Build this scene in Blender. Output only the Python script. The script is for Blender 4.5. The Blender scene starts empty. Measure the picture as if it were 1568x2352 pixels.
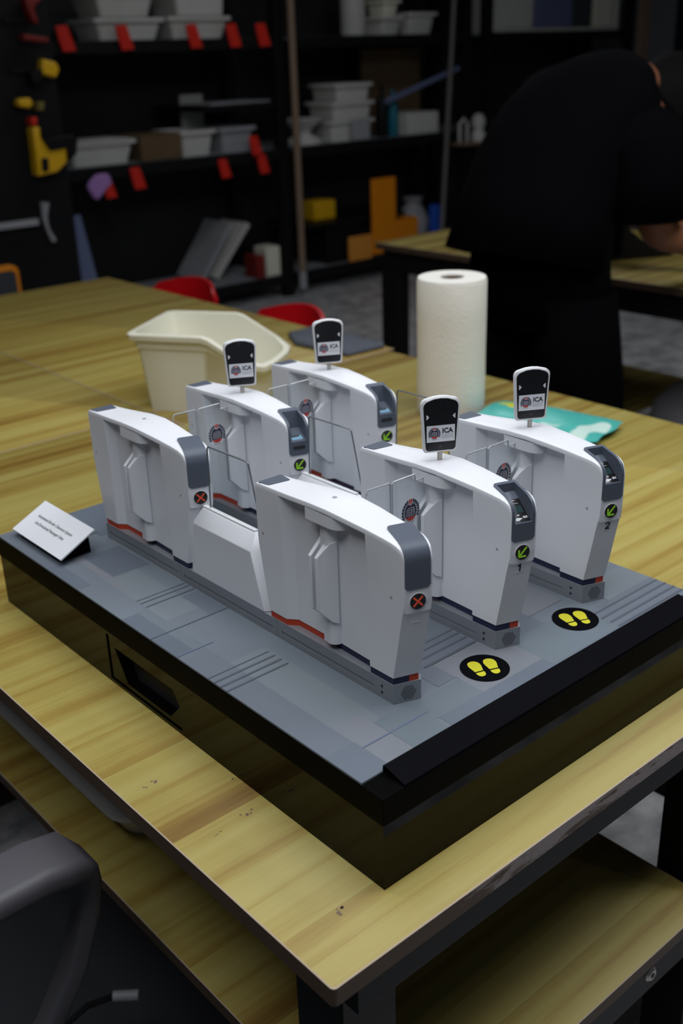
import bpy, bmesh, math, random
from mathutils import Vector, Matrix
random.seed(7)
S = bpy.context.scene
COL = S.collection
TZ = 0.75                      # height of the table top above the floor; the coordinates below are relative to the table top
PI = math.pi

# ---------------------------------------------------------------- camera
cam = bpy.data.cameras.new('camera')
cam.sensor_fit = 'VERTICAL'; cam.sensor_height = 36; cam.lens = 37.42
cam.clip_start = 0.02
cam.dof.use_dof = True; cam.dof.focus_distance = 0.93; cam.dof.aperture_fstop = 5.8
co = bpy.data.objects.new('camera', cam); COL.objects.link(co)
r_ = Vector((0.75213152, -0.65829887, -0.03067207)); d_ = Vector((-0.28224856, -0.2797235, -0.9176549)); f_ = Vector((0.59551148, 0.69885432, -0.39619277))
m = Matrix(((r_.x, -d_.x, -f_.x), (r_.y, -d_.y, -f_.y), (r_.z, -d_.z, -f_.z))).to_4x4()
m.translation = Vector((-0.42421518, -0.46227207, 0.58510447 + TZ))
co.matrix_world = m
S.camera = co

# ---------------------------------------------------------------- world, lights, exposure
S.view_settings.view_transform = 'Standard'; S.view_settings.look = 'None'
S.view_settings.gamma = 1; S.view_settings.use_curve_mapping = False
S.view_settings.exposure = -0.2
w = bpy.data.worlds.new('world'); S.world = w; w.use_nodes = True
w.node_tree.nodes['Background'].inputs[0].default_value = (0.75, 0.85, 1, 1)
w.node_tree.nodes['Background'].inputs[1].default_value = 0.10
def area(name, loc, rot, sx, sy, power, col=(0.93, 0.96, 1.0)):
    l = bpy.data.lights.new(name, 'AREA'); l.shape = 'RECTANGLE'; l.size = sx; l.size_y = sy; l.energy = power; l.color = col
    o = bpy.data.objects.new(name, l); COL.objects.link(o); o.location = (loc[0], loc[1], loc[2] + TZ); o.rotation_euler = rot
    return o
area('overhead_panel_light', (0.2, 0.30, 1.95), (0, 0, 0), 1.4, 1.9, 22)
area('overhead_panel_light', (-0.95, -0.15, 1.95), (0, 0, 0), 0.7, 1.2, 14)  # added fill panel, brightens the gate sides that face left
area('overhead_panel_light', (1.55, -0.35, 1.95), (0, 0, 0), 0.7, 1.3, 25)
area('overhead_panel_light', (2.9, 2.9, 1.95), (0, 0, 0), 1.6, 0.5, 8)

# ---------------------------------------------------------------- helpers
def shade(me, ang=38):
    me.polygons.foreach_set('use_smooth', [True] * len(me.polygons))
    me.set_sharp_from_angle(angle=math.radians(ang))
def mesh_of(name, bm, mats, ang=38, normals=True):
    if normals: bmesh.ops.recalc_face_normals(bm, faces=bm.faces)
    me = bpy.data.meshes.new(name); bm.to_mesh(me); bm.free()
    for k in (mats if isinstance(mats, (list, tuple)) else [mats]): me.materials.append(k)
    shade(me, ang); me.update()
    return me
def part(name, bm, mats, parent, label=None, bevel=0, ang=38, normals=True, seg=2):
    o = bpy.data.objects.new(name, mesh_of(name, bm, mats, ang, normals)); COL.objects.link(o); o.parent = parent
    if label: o['label'] = label
    if bevel:
        b = o.modifiers.new('bevel', 'BEVEL'); b.width = bevel; b.segments = seg; b.limit_method = 'ANGLE'; b.angle_limit = 0.6
    return o
def tag(o, label, cat, group=None, kind=None):
    o['label'] = label; o['category'] = cat
    if group: o['group'] = group
    if kind: o['kind'] = kind
    return o
def thing(name, label, cat, loc=(0, 0, 0), rz=0, group=None):
    o = bpy.data.objects.new(name, None); COL.objects.link(o); o.empty_display_size = 0.05
    o.location = (loc[0], loc[1], loc[2] + TZ); o.rotation_euler = (0, 0, rz)
    return tag(o, label, cat, group)
def solid(name, bm, mats, label, cat, loc=(0, 0, 0), rz=0, group=None, bevel=0, ang=38, kind=None, seg=2):
    o = part(name, bm, mats, None, None, bevel, ang, seg=seg)
    o.location = (loc[0], loc[1], loc[2] + TZ); o.rotation_euler = (0, 0, rz)
    if kind == 'structure':
        o['kind'] = kind; o['label'] = label; return o
    return tag(o, label, cat, group, kind)
def copy_tree(o, parent=None):
    c = o.copy(); COL.objects.link(c); c.parent = parent
    for ch in list(o.children): copy_tree(ch, c)
    return c
def N(): return bmesh.new()
def face(bm, pts, mi=0):
    f = bm.faces.new([bm.verts.new(p) for p in pts]); f.material_index = mi; return f
def box(bm, a, b, mi=0):
    (x0, y0, z0), (x1, y1, z1) = a, b
    v = [bm.verts.new(p) for p in ((x0,y0,z0),(x1,y0,z0),(x1,y1,z0),(x0,y1,z0),(x0,y0,z1),(x1,y0,z1),(x1,y1,z1),(x0,y1,z1))]
    for q in ((3,2,1,0),(4,5,6,7),(0,1,5,4),(1,2,6,5),(2,3,7,6),(3,0,4,7)):
        bm.faces.new([v[i] for i in q]).material_index = mi
def extr(bm, pts, f0, f1, mi=0, caps=True):
    """prism: pts are 2D, f0/f1 map a 2D point to its two 3D ends"""
    a = [bm.verts.new(f0(*p)) for p in pts]; b = [bm.verts.new(f1(*p)) for p in pts]; n = len(pts)
    if caps:
        bm.faces.new(a[::-1]).material_index = mi; bm.faces.new(b).material_index = mi
    for i in range(n):
        bm.faces.new((a[i], a[(i+1) % n], b[(i+1) % n], b[i])).material_index = mi
def prism(bm, pts, axis, a0, a1, mi=0):
    F = {'x': lambda t: (lambda u, v: (t, u, v)), 'y': lambda t: (lambda u, v: (u, t, v)), 'z': lambda t: (lambda u, v: (u, v, t))}[axis]
    extr(bm, pts, F(a0), F(a1), mi)
def cyl(bm, p0, p1, r0, r1=None, n=24, mi=0):
    p0 = Vector(p0); p1 = Vector(p1); r1 = r0 if r1 is None else r1
    d = (p1 - p0).normalized(); u = d.orthogonal().normalized(); v = d.cross(u)
    a = []; b = []
    for i in range(n):
        t = 2*PI*i/n; e = u*math.cos(t) + v*math.sin(t)
        a.append(bm.verts.new(p0 + e*r0)); b.append(bm.verts.new(p1 + e*r1))
    bm.faces.new(a[::-1]).material_index = mi; bm.faces.new(b).material_index = mi
    for i in range(n): bm.faces.new((a[i], a[(i+1) % n], b[(i+1) % n], b[i])).material_index = mi
def lathe(bm, prof, c=(0, 0, 0), n=40, mi=0, sx=1, sy=1):
    rings = []
    for r, z in prof:
        rings.append([bm.verts.new((c[0]+sx*r*math.cos(2*PI*i/n), c[1]+sy*r*math.sin(2*PI*i/n), c[2]+z)) for i in range(n)] if r > 1e-6 else [bm.verts.new((c[0], c[1], c[2]+z))])
    for a, b in zip(rings, rings[1:]):
        for i in range(n):
            q = [a[i % len(a)], a[(i+1) % len(a)], b[(i+1) % len(b)], b[i % len(b)]]
            q = list(dict.fromkeys(q))
            if len(q) > 2: bm.faces.new(q).material_index = mi
    for r in (rings[0], rings[-1]):
        if len(r) > 1:
            try: bm.faces.new(r).material_index = mi
            except ValueError: pass
def tube(bm, pts, r, n=10, mi=0, closed=False, sq=1.0):
    pts = [Vector(p) for p in pts]; rs = r if isinstance(r, (list, tuple)) else [r]*len(pts); rings = []
    up = None
    for i, p in enumerate(pts):
        a = pts[i-1] if i else pts[i]; b = pts[i+1] if i < len(pts)-1 else pts[i]
        d = (b - a).normalized()
        if up is None: up = d.orthogonal().normalized()
        up = (up - d*up.dot(d)).normalized(); v = d.cross(up)
        rings.append([bm.verts.new(p + up*rs[i]*math.cos(2*PI*k/n) + v*rs[i]*sq*math.sin(2*PI*k/n)) for k in range(n)])
    for a, b in zip(rings, rings[1:]):
        for k in range(n): bm.faces.new((a[k], a[(k+1) % n], b[(k+1) % n], b[k])).material_index = mi
    bm.faces.new(rings[0][::-1]).material_index = mi; bm.faces.new(rings[-1]).material_index = mi
def rrect(w, h, r, n=5, cx=0, cy=0):
    o = []
    for sx, sy, a0 in ((1, 1, 0), (-1, 1, 90), (-1, -1, 180), (1, -1, 270)):
        for i in range(n+1):
            t = math.radians(a0 + 90*i/n); o.append((cx + sx*(w/2-r) + r*math.cos(t), cy + sy*(h/2-r) + r*math.sin(t)))
    return o
def loft(bm, rings, mi=0, caps=True):
    R = [[bm.verts.new(p) for p in r] for r in rings]; n = len(R[0])
    for a, b in zip(R, R[1:]):
        for i in range(n): bm.faces.new((a[i], a[(i+1) % n], b[(i+1) % n], b[i])).material_index = mi
    if caps:
        bm.faces.new(R[0][::-1]).material_index = mi; bm.faces.new(R[-1]).material_index = mi
def interp(tab, x):
    if x <= tab[0][0]: return tab[0][1]
    for (a, u), (b, v) in zip(tab, tab[1:]):
        if x <= b: return u + (v-u)*(x-a)/(b-a) if b > a else v
    return tab[-1][1]
def baked(o):
    """apply the modifiers of o without bpy.ops"""
    bpy.context.view_layer.update()
    dg = bpy.context.evaluated_depsgraph_get()
    me = bpy.data.meshes.new_from_object(o.evaluated_get(dg)); o.modifiers.clear(); o.data = me
    return me
def text_into(bm, s, size, fmap, mi=0, center=True, squeeze=1.0, shear=0.0, bold=0.0):
    c = bpy.data.curves.new('t', 'FONT'); c.body = s; c.size = size; c.align_x = 'CENTER' if center else 'LEFT'; c.align_y = 'CENTER' if center else 'TOP_BASELINE'
    c.offset = bold; c.shear = shear; c.resolution_u = 3
    o = bpy.data.objects.new('t', c); COL.objects.link(o); bpy.context.view_layer.update()
    dg = bpy.context.evaluated_depsgraph_get(); me = bpy.data.meshes.new_from_object(o.evaluated_get(dg))
    vs = [bm.verts.new(fmap(v.co.x*squeeze, v.co.y)) for v in me.vertices]
    for p in me.polygons:
        try: bm.faces.new([vs[i] for i in p.vertices]).material_index = mi
        except ValueError: pass
    bpy.data.objects.remove(o); bpy.data.meshes.remove(me)

# ---------------------------------------------------------------- materials
def srgb(r, g, b):
    f = lambda c: ((c/255+0.055)/1.055)**2.4 if c > 10 else c/255/12.92
    return (f(r), f(g), f(b), 1)
def mat(name, col, rough=0.5, metal=0.0, ior=1.45, spec=0.5, trans=0.0, emis=None, bump=0.0, bscale=200, var=0.0, vscale=8, coat=0.0):
    m = bpy.data.materials.new(name); m.use_nodes = True; t = m.node_tree; b = t.nodes['Principled BSDF']
    b.inputs['Base Color'].default_value = col; b.inputs['Roughness'].default_value = rough; b.inputs['Metallic'].default_value = metal
    b.inputs['IOR'].default_value = ior; b.inputs['Specular IOR Level'].default_value = spec
    if trans: b.inputs['Transmission Weight'].default_value = trans
    if coat: b.inputs['Coat Weight'].default_value = coat
    if emis: b.inputs['Emission Color'].default_value = emis[0]; b.inputs['Emission Strength'].default_value = emis[1]
    tc = t.nodes.new('ShaderNodeTexCoord')
    if bump:
        n = t.nodes.new('ShaderNodeTexNoise'); n.inputs['Scale'].default_value = bscale; n.inputs['Detail'].default_value = 3
        t.links.new(tc.outputs['Object'], n.inputs['Vector'])
        bp = t.nodes.new('ShaderNodeBump'); bp.inputs['Strength'].default_value = bump; bp.inputs['Distance'].default_value = 0.002
        t.links.new(n.outputs['Fac'], bp.inputs['Height']); t.links.new(bp.outputs['Normal'], b.inputs['Normal'])
    if var:
        n = t.nodes.new('ShaderNodeTexNoise'); n.inputs['Scale'].default_value = vscale; n.inputs['Detail'].default_value = 4
        t.links.new(tc.outputs['Object'], n.inputs['Vector'])
        mx = t.nodes.new('ShaderNodeMix'); mx.data_type = 'RGBA'
        mx.inputs[6].default_value = tuple(c*(1-var) for c in col[:3]) + (1,); mx.inputs[7].default_value = tuple(min(1, c*(1+var)) for c in col[:3]) + (1,)
        t.links.new(n.outputs['Fac'], mx.inputs[0]); t.links.new(mx.outputs[2], b.inputs['Base Color'])
    return m
def wood(name, shift=(0, 0, 0)):
    m = bpy.data.materials.new(name); m.use_nodes = True; t = m.node_tree; L = t.links.new; b = t.nodes['Principled BSDF']
    nd = t.nodes.new
    geo = nd('ShaderNodeNewGeometry'); sep = nd('ShaderNodeSeparateXYZ')
    add = nd('ShaderNodeVectorMath'); add.operation = 'ADD'; add.inputs[1].default_value = shift
    L(geo.outputs['Position'], add.inputs[0]); L(add.outputs[0], sep.inputs[0])
    # board index: boards of unequal width running along x
    wob = nd('ShaderNodeTexNoise'); wob.noise_dimensions = '1D'; wob.inputs['Scale'].default_value = 7; wob.inputs['Detail'].default_value = 0
    L(sep.outputs['Y'], wob.inputs['W'])
    ma = nd('ShaderNodeMath'); ma.operation = 'MULTIPLY_ADD'; ma.inputs[1].default_value = 15.0; L(sep.outputs['Y'], ma.inputs[0])
    mb = nd('ShaderNodeMath'); mb.operation = 'MULTIPLY'; mb.inputs[1].default_value = 3.2; L(wob.outputs['Fac'], mb.inputs[0]); L(mb.outputs[0], ma.inputs[2])
    fl = nd('ShaderNodeMath'); fl.operation = 'FLOOR'; L(ma.outputs[0], fl.inputs[0])
    wn = nd('ShaderNodeTexWhiteNoise'); wn.noise_dimensions = '1D'; L(fl.outputs[0], wn.inputs['W'])
    # grain streaks along x, shifted per board
    mp = nd('ShaderNodeCombineXYZ'); sx = nd('ShaderNodeMath'); sx.operation = 'MULTIPLY'; sx.inputs[1].default_value = 0.9; L(sep.outputs['X'], sx.inputs[0])
    sxx = nd('ShaderNodeMath'); sxx.operation = 'MULTIPLY_ADD'; sxx.inputs[1].default_value = 9.0; L(wn.outputs['Value'], sxx.inputs[0]); L(sx.outputs[0], sxx.inputs[2])
    sy = nd('ShaderNodeMath'); sy.operation = 'MULTIPLY'; sy.inputs[1].default_value = 34; L(sep.outputs['Y'], sy.inputs[0])
    L(sxx.outputs[0], mp.inputs[0]); L(sy.outputs[0], mp.inputs[1])
    n1 = nd('ShaderNodeTexNoise'); n1.inputs['Scale'].default_value = 1.0; n1.inputs['Detail'].default_value = 5; n1.inputs['Roughness'].default_value = 0.55; n1.inputs['Distortion'].default_value = 0.35
    L(mp.outputs[0], n1.inputs['Vector'])
    n2 = nd('ShaderNodeTexNoise'); n2.inputs['Scale'].default_value = 1.0; n2.inputs['Detail'].default_value = 3
    mp2 = nd('ShaderNodeVectorMath'); mp2.operation = 'MULTIPLY'; mp2.inputs[1].default_value = (30, 520, 10); L(add.outputs[0], mp2.inputs[0]); L(mp2.outputs[0], n2.inputs['Vector'])
    s1 = nd('ShaderNodeMath'); s1.operation = 'MULTIPLY_ADD'; s1.inputs[1].default_value = 0.20; L(wn.outputs['Value'], s1.inputs[0])
    g1 = nd('ShaderNodeMath'); g1.operation = 'MULTIPLY'; g1.inputs[1].default_value = 0.95; L(n1.outputs['Fac'], g1.inputs[0]); L(g1.outputs[0], s1.inputs[2])
    s2 = nd('ShaderNodeMath'); s2.operation = 'MULTIPLY_ADD'; s2.inputs[1].default_value = 0.13; L(n2.outputs['Fac'], s2.inputs[0]); L(s1.outputs[0], s2.inputs[2])
    cr = nd('ShaderNodeValToRGB'); e = cr.color_ramp.elements
    e[0].position = 0.36; e[0].color = (0.190, 0.102, 0.018, 1)
    e[1].position = 0.98; e[1].color = (0.465, 0.388, 0.138, 1)
    for p_, c_ in ((0.50, (0.282, 0.181, 0.038, 1)), (0.60, (0.347, 0.254, 0.060, 1)), (0.70, (0.392, 0.313, 0.084, 1)), (0.84, (0.420, 0.349, 0.108, 1))):
        x = cr.color_ramp.elements.new(p_); x.color = c_
    L(s2.outputs[0], cr.inputs[0]); L(cr.outputs[0], b.inputs['Base Color'])
    b.inputs['Roughness'].default_value = 0.42; b.inputs['Specular IOR Level'].default_value = 0.35
    return m
def worn_edge(name):
    m = bpy.data.materials.new(name); m.use_nodes = True; t = m.node_tree; L = t.links.new; b = t.nodes['Principled BSDF']; nd = t.nodes.new
    geo = nd('ShaderNodeNewGeometry'); v = nd('ShaderNodeVectorMath'); v.operation = 'MULTIPLY'; v.inputs[1].default_value = (11, 11, 60); L(geo.outputs['Position'], v.inputs[0])
    n = nd('ShaderNodeTexNoise'); n.inputs['Scale'].default_value = 1; n.inputs['Detail'].default_value = 6; n.inputs['Roughness'].default_value = 0.7; L(v.outputs[0], n.inputs['Vector'])
    sep = nd('ShaderNodeSeparateXYZ'); L(geo.outputs['Position'], sep.inputs[0])
    mr = nd('ShaderNodeMapRange'); mr.inputs[1].default_value = -0.06; mr.inputs[2].default_value = 0.14; mr.inputs[3].default_value = -0.22; mr.inputs[4].default_value = 0.032; L(sep.outputs['X'], mr.inputs[0])
    ad = nd('ShaderNodeMath'); L(n.outputs['Fac'], ad.inputs[0]); L(mr.outputs[0], ad.inputs[1])
    cr = nd('ShaderNodeValToRGB'); cr.color_ramp.elements[0].position = 0.46; cr.color_ramp.elements[0].color = (0.085, 0.052, 0.028, 1)
    cr.color_ramp.elements[1].position = 0.52; cr.color_ramp.elements[1].color = (0.30, 0.25, 0.24, 1)
    L(ad.outputs[0], cr.inputs[0]); L(cr.outputs[0], b.inputs['Base Color']); b.inputs['Roughness'].default_value = 0.6
    return m
def concrete(name):
    m = bpy.data.materials.new(name); m.use_nodes = True; t = m.node_tree; L = t.links.new; b = t.nodes['Principled BSDF']; nd = t.nodes.new
    geo = nd('ShaderNodeNewGeometry')
    n = nd('ShaderNodeTexNoise'); n.inputs['Scale'].default_value = 9; n.inputs['Detail'].default_value = 8; n.inputs['Roughness'].default_value = 0.7; L(geo.outputs['Position'], n.inputs['Vector'])
    cr = nd('ShaderNodeValToRGB'); cr.color_ramp.elements[0].position = 0.33; cr.color_ramp.elements[0].color = (0.15, 0.155, 0.165, 1)
    cr.color_ramp.elements[1].position = 0.7; cr.color_ramp.elements[1].color = (0.74, 0.73, 0.73, 1)
    L(n.outputs['Fac'], cr.inputs[0]); L(cr.outputs[0], b.inputs['Base Color']); b.inputs['Roughness'].default_value = 0.45
    return m
def glass(name, tint=(0.96, 0.975, 0.98)):
    m = bpy.data.materials.new(name); m.use_nodes = True; t = m.node_tree; t.nodes.clear(); nd = t.nodes.new; L = t.links.new
    out = nd('ShaderNodeOutputMaterial'); mx = nd('ShaderNodeMixShader'); tr = nd('ShaderNodeBsdfTransparent'); gl = nd('ShaderNodeBsdfGlossy'); fr = nd('ShaderNodeLayerWeight'); pw = nd('ShaderNodeMath'); pw.operation = 'POWER'; pw.inputs[1].default_value = 4; ml = nd('ShaderNodeMath'); ml.operation = 'MULTIPLY_ADD'; ml.inputs[1].default_value = 0.5; ml.inputs[2].default_value = 0.02
    tr.inputs[0].default_value = tint + (1,); gl.inputs['Roughness'].default_value = 0.03; L(fr.outputs['Facing'], pw.inputs[0]); L(pw.outputs[0], ml.inputs[0])
    L(ml.outputs[0], mx.inputs[0]); L(tr.outputs[0], mx.inputs[1]); L(gl.outputs[0], mx.inputs[2]); L(mx.outputs[0], out.inputs[0])
    return m

M = {}
M['white'] = mat('white_lacquer', (0.77, 0.78, 0.82, 1), 0.33, spec=0.45)
M['white2'] = mat('white_plastic', (0.76, 0.765, 0.78, 1), 0.4)
M['cap'] = mat('slate_lacquer', srgb(88, 95, 108), 0.38, spec=0.35)
M['orange'] = mat('orange_paint', srgb(190, 62, 32), 0.5)
M['navy'] = mat('navy_paint', srgb(28, 34, 66), 0.45)
M['alu'] = mat('silver_metallic_paint', (0.33, 0.345, 0.375, 1), 0.42, metal=0.5, bump=0.15, bscale=2500)
M['hole'] = mat('dark_hole', (0.02, 0.021, 0.025, 1), 0.7)
M['steel'] = mat('brushed_steel', (0.38, 0.36, 0.33, 1), 0.28, metal=1)
M['black'] = mat('gloss_black_acrylic', (0.002, 0.002, 0.0018, 1), 0.05, ior=1.4, spec=0.22)
M['blackband'] = mat('satin_black_band', (0.0015, 0.0015, 0.0015, 1), 0.5, spec=0.04)
M['satin'] = mat('satin_black', (0.004, 0.004, 0.0055, 1), 0.5, spec=0.02)
M['screen'] = mat('black_screen', (0.006, 0.006, 0.008, 1), 0.25)
M['screen2'] = mat('teal_screen', (0.018, 0.045, 0.05, 1), 0.15)
M['ink'] = mat('black_ink', (0.012, 0.012, 0.014, 1), 0.6)
M['greyink'] = mat('grey_ink', (0.25, 0.25, 0.28, 1), 0.6)
M['card'] = mat('white_card', (0.76, 0.77, 0.81, 1), 0.7)
M['emnavy'] = mat('emblem_navy', srgb(22, 26, 64), 0.4)
M['emred'] = mat('emblem_red', srgb(205, 52, 40), 0.4)
M['emwhite'] = mat('emblem_white', (0.8, 0.8, 0.82, 1), 0.4)
M['red_led'] = mat('red_led', srgb(220, 80, 50), 0.5, emis=(srgb(235, 80, 45), 0.12))
M['green_led'] = mat('green_led', srgb(140, 200, 40), 0.5, emis=(srgb(140, 205, 40), 0.14))
M['blue_led'] = mat('blue_lit_window', srgb(120, 160, 185), 0.3, emis=(srgb(130, 175, 200), 0.12))
M['glass'] = glass('clear_acrylic')
M['glassedge'] = mat('acrylic_edge', (0.16, 0.17, 0.19, 1), 0.15)
M['glassedge2'] = mat('acrylic_edge_bright', (0.45, 0.47, 0.5, 1), 0.12)
M['wood'] = wood('laminate_wood')
M['wood2'] = wood('laminate_wood_other', (3.3, 1.7, 0))
M['edge'] = mat('brown_edge_band', (0.075, 0.048, 0.03, 1), 0.6, var=0.3, vscale=20)
M['worn'] = worn_edge('worn_edge_band')
M['rim'] = mat('laminate_rim', (0.42, 0.33, 0.24, 1), 0.6)
M['frame'] = mat('black_steel', (0.0065, 0.0065, 0.0072, 1), 0.5, spec=0.25)
M['floor'] = concrete('concrete_floor')
M['wall'] = mat('dark_wall', (0.018, 0.018, 0.019, 1), 0.8, var=0.2, vscale=2)
M['ceil'] = mat('dark_ceiling', (0.03, 0.03, 0.03, 1), 0.9, var=0.1)
M['chip'] = mat('chipped_laminate', (0.17, 0.12, 0.09, 1), 0.8, var=0.5, vscale=400)
M['cream'] = mat('cream_plastic', (0.78, 0.76, 0.63, 1), 0.42, bump=0.05, bscale=60)
M['paper'] = mat('tissue_paper', (0.82, 0.79, 0.73, 1), 0.9, bump=0.5, bscale=220, var=0.04, vscale=30)
M['papercore'] = mat('cardboard_core', (0.16, 0.10, 0.045, 1), 0.8)
M['red'] = mat('red_plastic', srgb(205, 18, 28), 0.35)
M['clipred'] = mat('clip_red', srgb(215, 42, 26), 0.4)
M['yellow'] = mat('tool_yellow', srgb(225, 175, 20), 0.45)
M['ambery'] = mat('amber_plastic', srgb(235, 140, 10), 0.45)
M['ambery2'] = mat('amber_plastic_pale', srgb(225, 150, 60), 0.5)
M['bin'] = mat('white_bin_plastic', (0.58, 0.57, 0.54, 1), 0.5, var=0.12, vscale=6)
M['bin2'] = mat('grey_bin_plastic', (0.34, 0.34, 0.36, 1), 0.5, var=0.15, vscale=6)
M['shelfgrey'] = mat('grey_shelf_panel', (0.24, 0.25, 0.27, 1), 0.6)
M['cardboard'] = mat('brown_cardboard', (0.12, 0.075, 0.035, 1), 0.8, var=0.2, vscale=5)
M['tan'] = mat('tan_wood_strip', (0.25, 0.17, 0.115, 1), 0.7)
M['greystrip'] = mat('grey_metal_strip', (0.15, 0.14, 0.13, 1), 0.5)
M['teal'] = mat('teal_bottle', srgb(20, 110, 130), 0.4)
M['pink'] = mat('violet_sponge', srgb(175, 130, 195), 0.8)
M['blue'] = mat('blue_plastic', srgb(40, 90, 200), 0.4)
M['bluegrey'] = mat('blue_grey_panel', srgb(105, 115, 150), 0.5)
M['chairgrey'] = mat('grey_chair_plastic', (0.085, 0.082, 0.092, 1), 0.5)
M['seatcloth'] = mat('dark_seat_cloth', (0.045, 0.05, 0.056, 1), 0.9, bump=0.3, bscale=900)
M['skin'] = mat('skin', srgb(140, 90, 62), 0.6)
M['hair'] = mat('black_hair', (0.004, 0.0035, 0.0035, 1), 0.8, spec=0.1)
M['cloth'] = mat('blue_grey_cloth', (0.085, 0.095, 0.12, 1), 0.9, var=0.2, vscale=30)
M['mat'] = mat('dark_sheet', (0.035, 0.037, 0.042, 1), 0.8, var=0.25, vscale=4)  # for the added sheet that darkens the floor
M['olive'] = mat('dull_olive', srgb(110, 100, 40), 0.6)
M['darkred'] = mat('dark_red_plastic', srgb(120, 28, 22), 0.5)
M['shirt'] = mat('black_tshirt', (0.0022, 0.0022, 0.003, 1), 0.95, spec=0.04)
M['pants'] = mat('black_trousers', (0.0018, 0.0018, 0.0022, 1), 0.95, spec=0.04)
M['lamp'] = mat('lamp_diffuser', (0.8, 0.8, 0.8, 1), 0.5, emis=((0.93, 0.96, 1, 1), 1.5))

# ---------------------------------------------------------------- room shell
def room():
    bm = N(); box(bm, (-4, -3, -0.83), (9.5, 5.4, -0.75)); solid('floor', bm, M['floor'], 'grey mottled concrete floor', 'floor', kind='structure')
    bm = N(); box(bm, (-4, 5.2, -0.75), (9.5, 5.4, 2.25)); solid('wall_back', bm, M['wall'], 'dark back wall behind the racks', 'wall', kind='structure')
    bm = N(); box(bm, (-4.2, -3, -0.75), (-4, 5.4, 2.25)); solid('wall_left', bm, M['wall'], 'dark left wall', 'wall', kind='structure')
    bm = N(); box(bm, (9.5, -3, -0.75), (9.7, 5.4, 2.25)); solid('wall_right', bm, M['wall'], 'dark right wall', 'wall', kind='structure')
    bm = N(); box(bm, (-4.2, -3, 2.25), (9.7, 5.4, 2.35)); solid('ceiling', bm, M['ceil'], 'dark ceiling', 'ceiling', kind='structure')
room()

# ---------------------------------------------------------------- tables
def table_top(bm, L, W, T=0.017):
    # mi 0 wood top, 1 edge band, 2 front edge band, 3 pale rim
    r = 0.004; e = 0.0011
    out = rrect(L, W, r, 4, L/2, W/2); inn = rrect(L-2*e, W-2*e, r-e/2, 4, L/2, W/2)
    n = len(out)
    a = [bm.verts.new((x, y, -T)) for x, y in out]; b = [bm.verts.new((x, y, -e*0.6)) for x, y in out]; c = [bm.verts.new((x, y, 0)) for x, y in inn]
    bm.faces.new(c).material_index = 0; bm.faces.new(a[::-1]).material_index = 1
    for i in range(n):
        j = (i+1) % n
        ymid = (out[i][1]+out[j][1])/2
        bm.faces.new((a[i], a[j], b[j], b[i])).material_index = 2 if ymid < 1e-5 else 1
        bm.faces.new((b[i], b[j], c[j], c[i])).material_index = 3
def work_table(name, label, x, y, L, W, woodm, worn=False, legs=((1,1,1,1)), shelf=True, group=None, chips=()):
    t = thing(name, label, 'table', (x, y, -0.75), 0, group); Z = 0.75
    bm = N(); table_top(bm, L, W); bmesh.ops.translate(bm, vec=(0, 0, Z), verts=bm.verts)
    for cx, cy, s in chips:
        for k in range(5):
            px = cx - x + random.uniform(-1, 1)*s*1.4; py = cy - y + random.uniform(-1, 1)*s*0.6; q = s*random.uniform(0.18, 0.45)
            face(bm, [(px+q*math.cos(a)*random.uniform(.6, 1.2), py+q*0.7*math.sin(a)*random.uniform(.6, 1.2), Z+0.00015) for a in [i*PI/4 for i in range(8)]], 4)
    part('tabletop', bm, [woodm, M['edge'], M['worn'] if worn else M['edge'], M['rim'], M['chip']], t)
    bm = N()
    ap = 0.010; h = 0.038
    for (a0, a1) in (((0.03, ap, 0), (L-0.03, ap+0.028, 0)), ((0.03, W-ap-0.028, 0), (L-0.03, W-ap, 0)), ((0.03, 0.03, 0), (0.058, W-0.03, 0)), ((L-0.058, 0.03, 0), (L-0.03, W-0.03, 0))):
        box(bm, (a0[0], a0[1], Z-0.017-h), (a1[0], a1[1], Z-0.017))
    part('apron', bm, M['frame'], t, bevel=0.001)
    for i, (lx, ly) in enumerate(((0.028, 0.026), (L-0.056, 0.026), (0.028, W-0.083), (L-0.056, W-0.083))):
        bm = N(); box(bm, (lx, ly, 0), (lx+0.055, ly+0.055, Z-0.017)); part('leg', bm, M['frame'], t, bevel=0.0015)
    if shelf:
        zs = Z-0.27
        bm = N(); table_top(bm, L-0.128, W-0.01, 0.016); bmesh.ops.translate(bm, vec=(0.064, 0.005, zs), verts=bm.verts)
        part('shelf', bm, [woodm, M['edge'], M['edge'], M['rim'], M['chip']], t)
        bm = N(); box(bm, (0.05, W-0.034, zs-0.058), (L-0.05, W-0.010, zs-0.016)); part('shelf_rail', bm, M['frame'], t, bevel=0.001)
        bm = N(); box(bm, (0.05, 0.010, zs-0.058), (L-0.05, 0.034, zs-0.016)); p = part('shelf_rail', bm, M['frame'], t, bevel=0.001)
        bm = N(); bx = 0.432 if L < 0.62 else L*0.8
        cyl(bm, (bx, 0.010, zs-0.036), (bx, 0.0075, zs-0.036), 0.0085, 0.006, 20); cyl(bm, (bx, 0.0076, zs-0.036), (bx, 0.0070, zs-0.036), 0.003, 0.003, 6, 1)
        part('bolt', bm, [M['steel'], M['hole']], p)
    return t
X0, Y0 = -0.0895, -0.044
work_table('workbench_table', 'wood-laminate work table under the black display base, worn front edge and shelf below', X0, Y0, 0.600, 1.196, M['wood'], True, chips=((0.003, 0.17, .004), (-0.022, 0.145, .004), (-0.062, 0.235, .005), (-0.055, 0.14, .003), (-0.035, 0.008, .005), (0.0, 0.19, .003)))
work_table('workbench_table', 'wood-laminate work table carrying the paper roll and teal packet', X0+0.6015, Y0, 0.584, 1.196, M['wood'], True)
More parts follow.
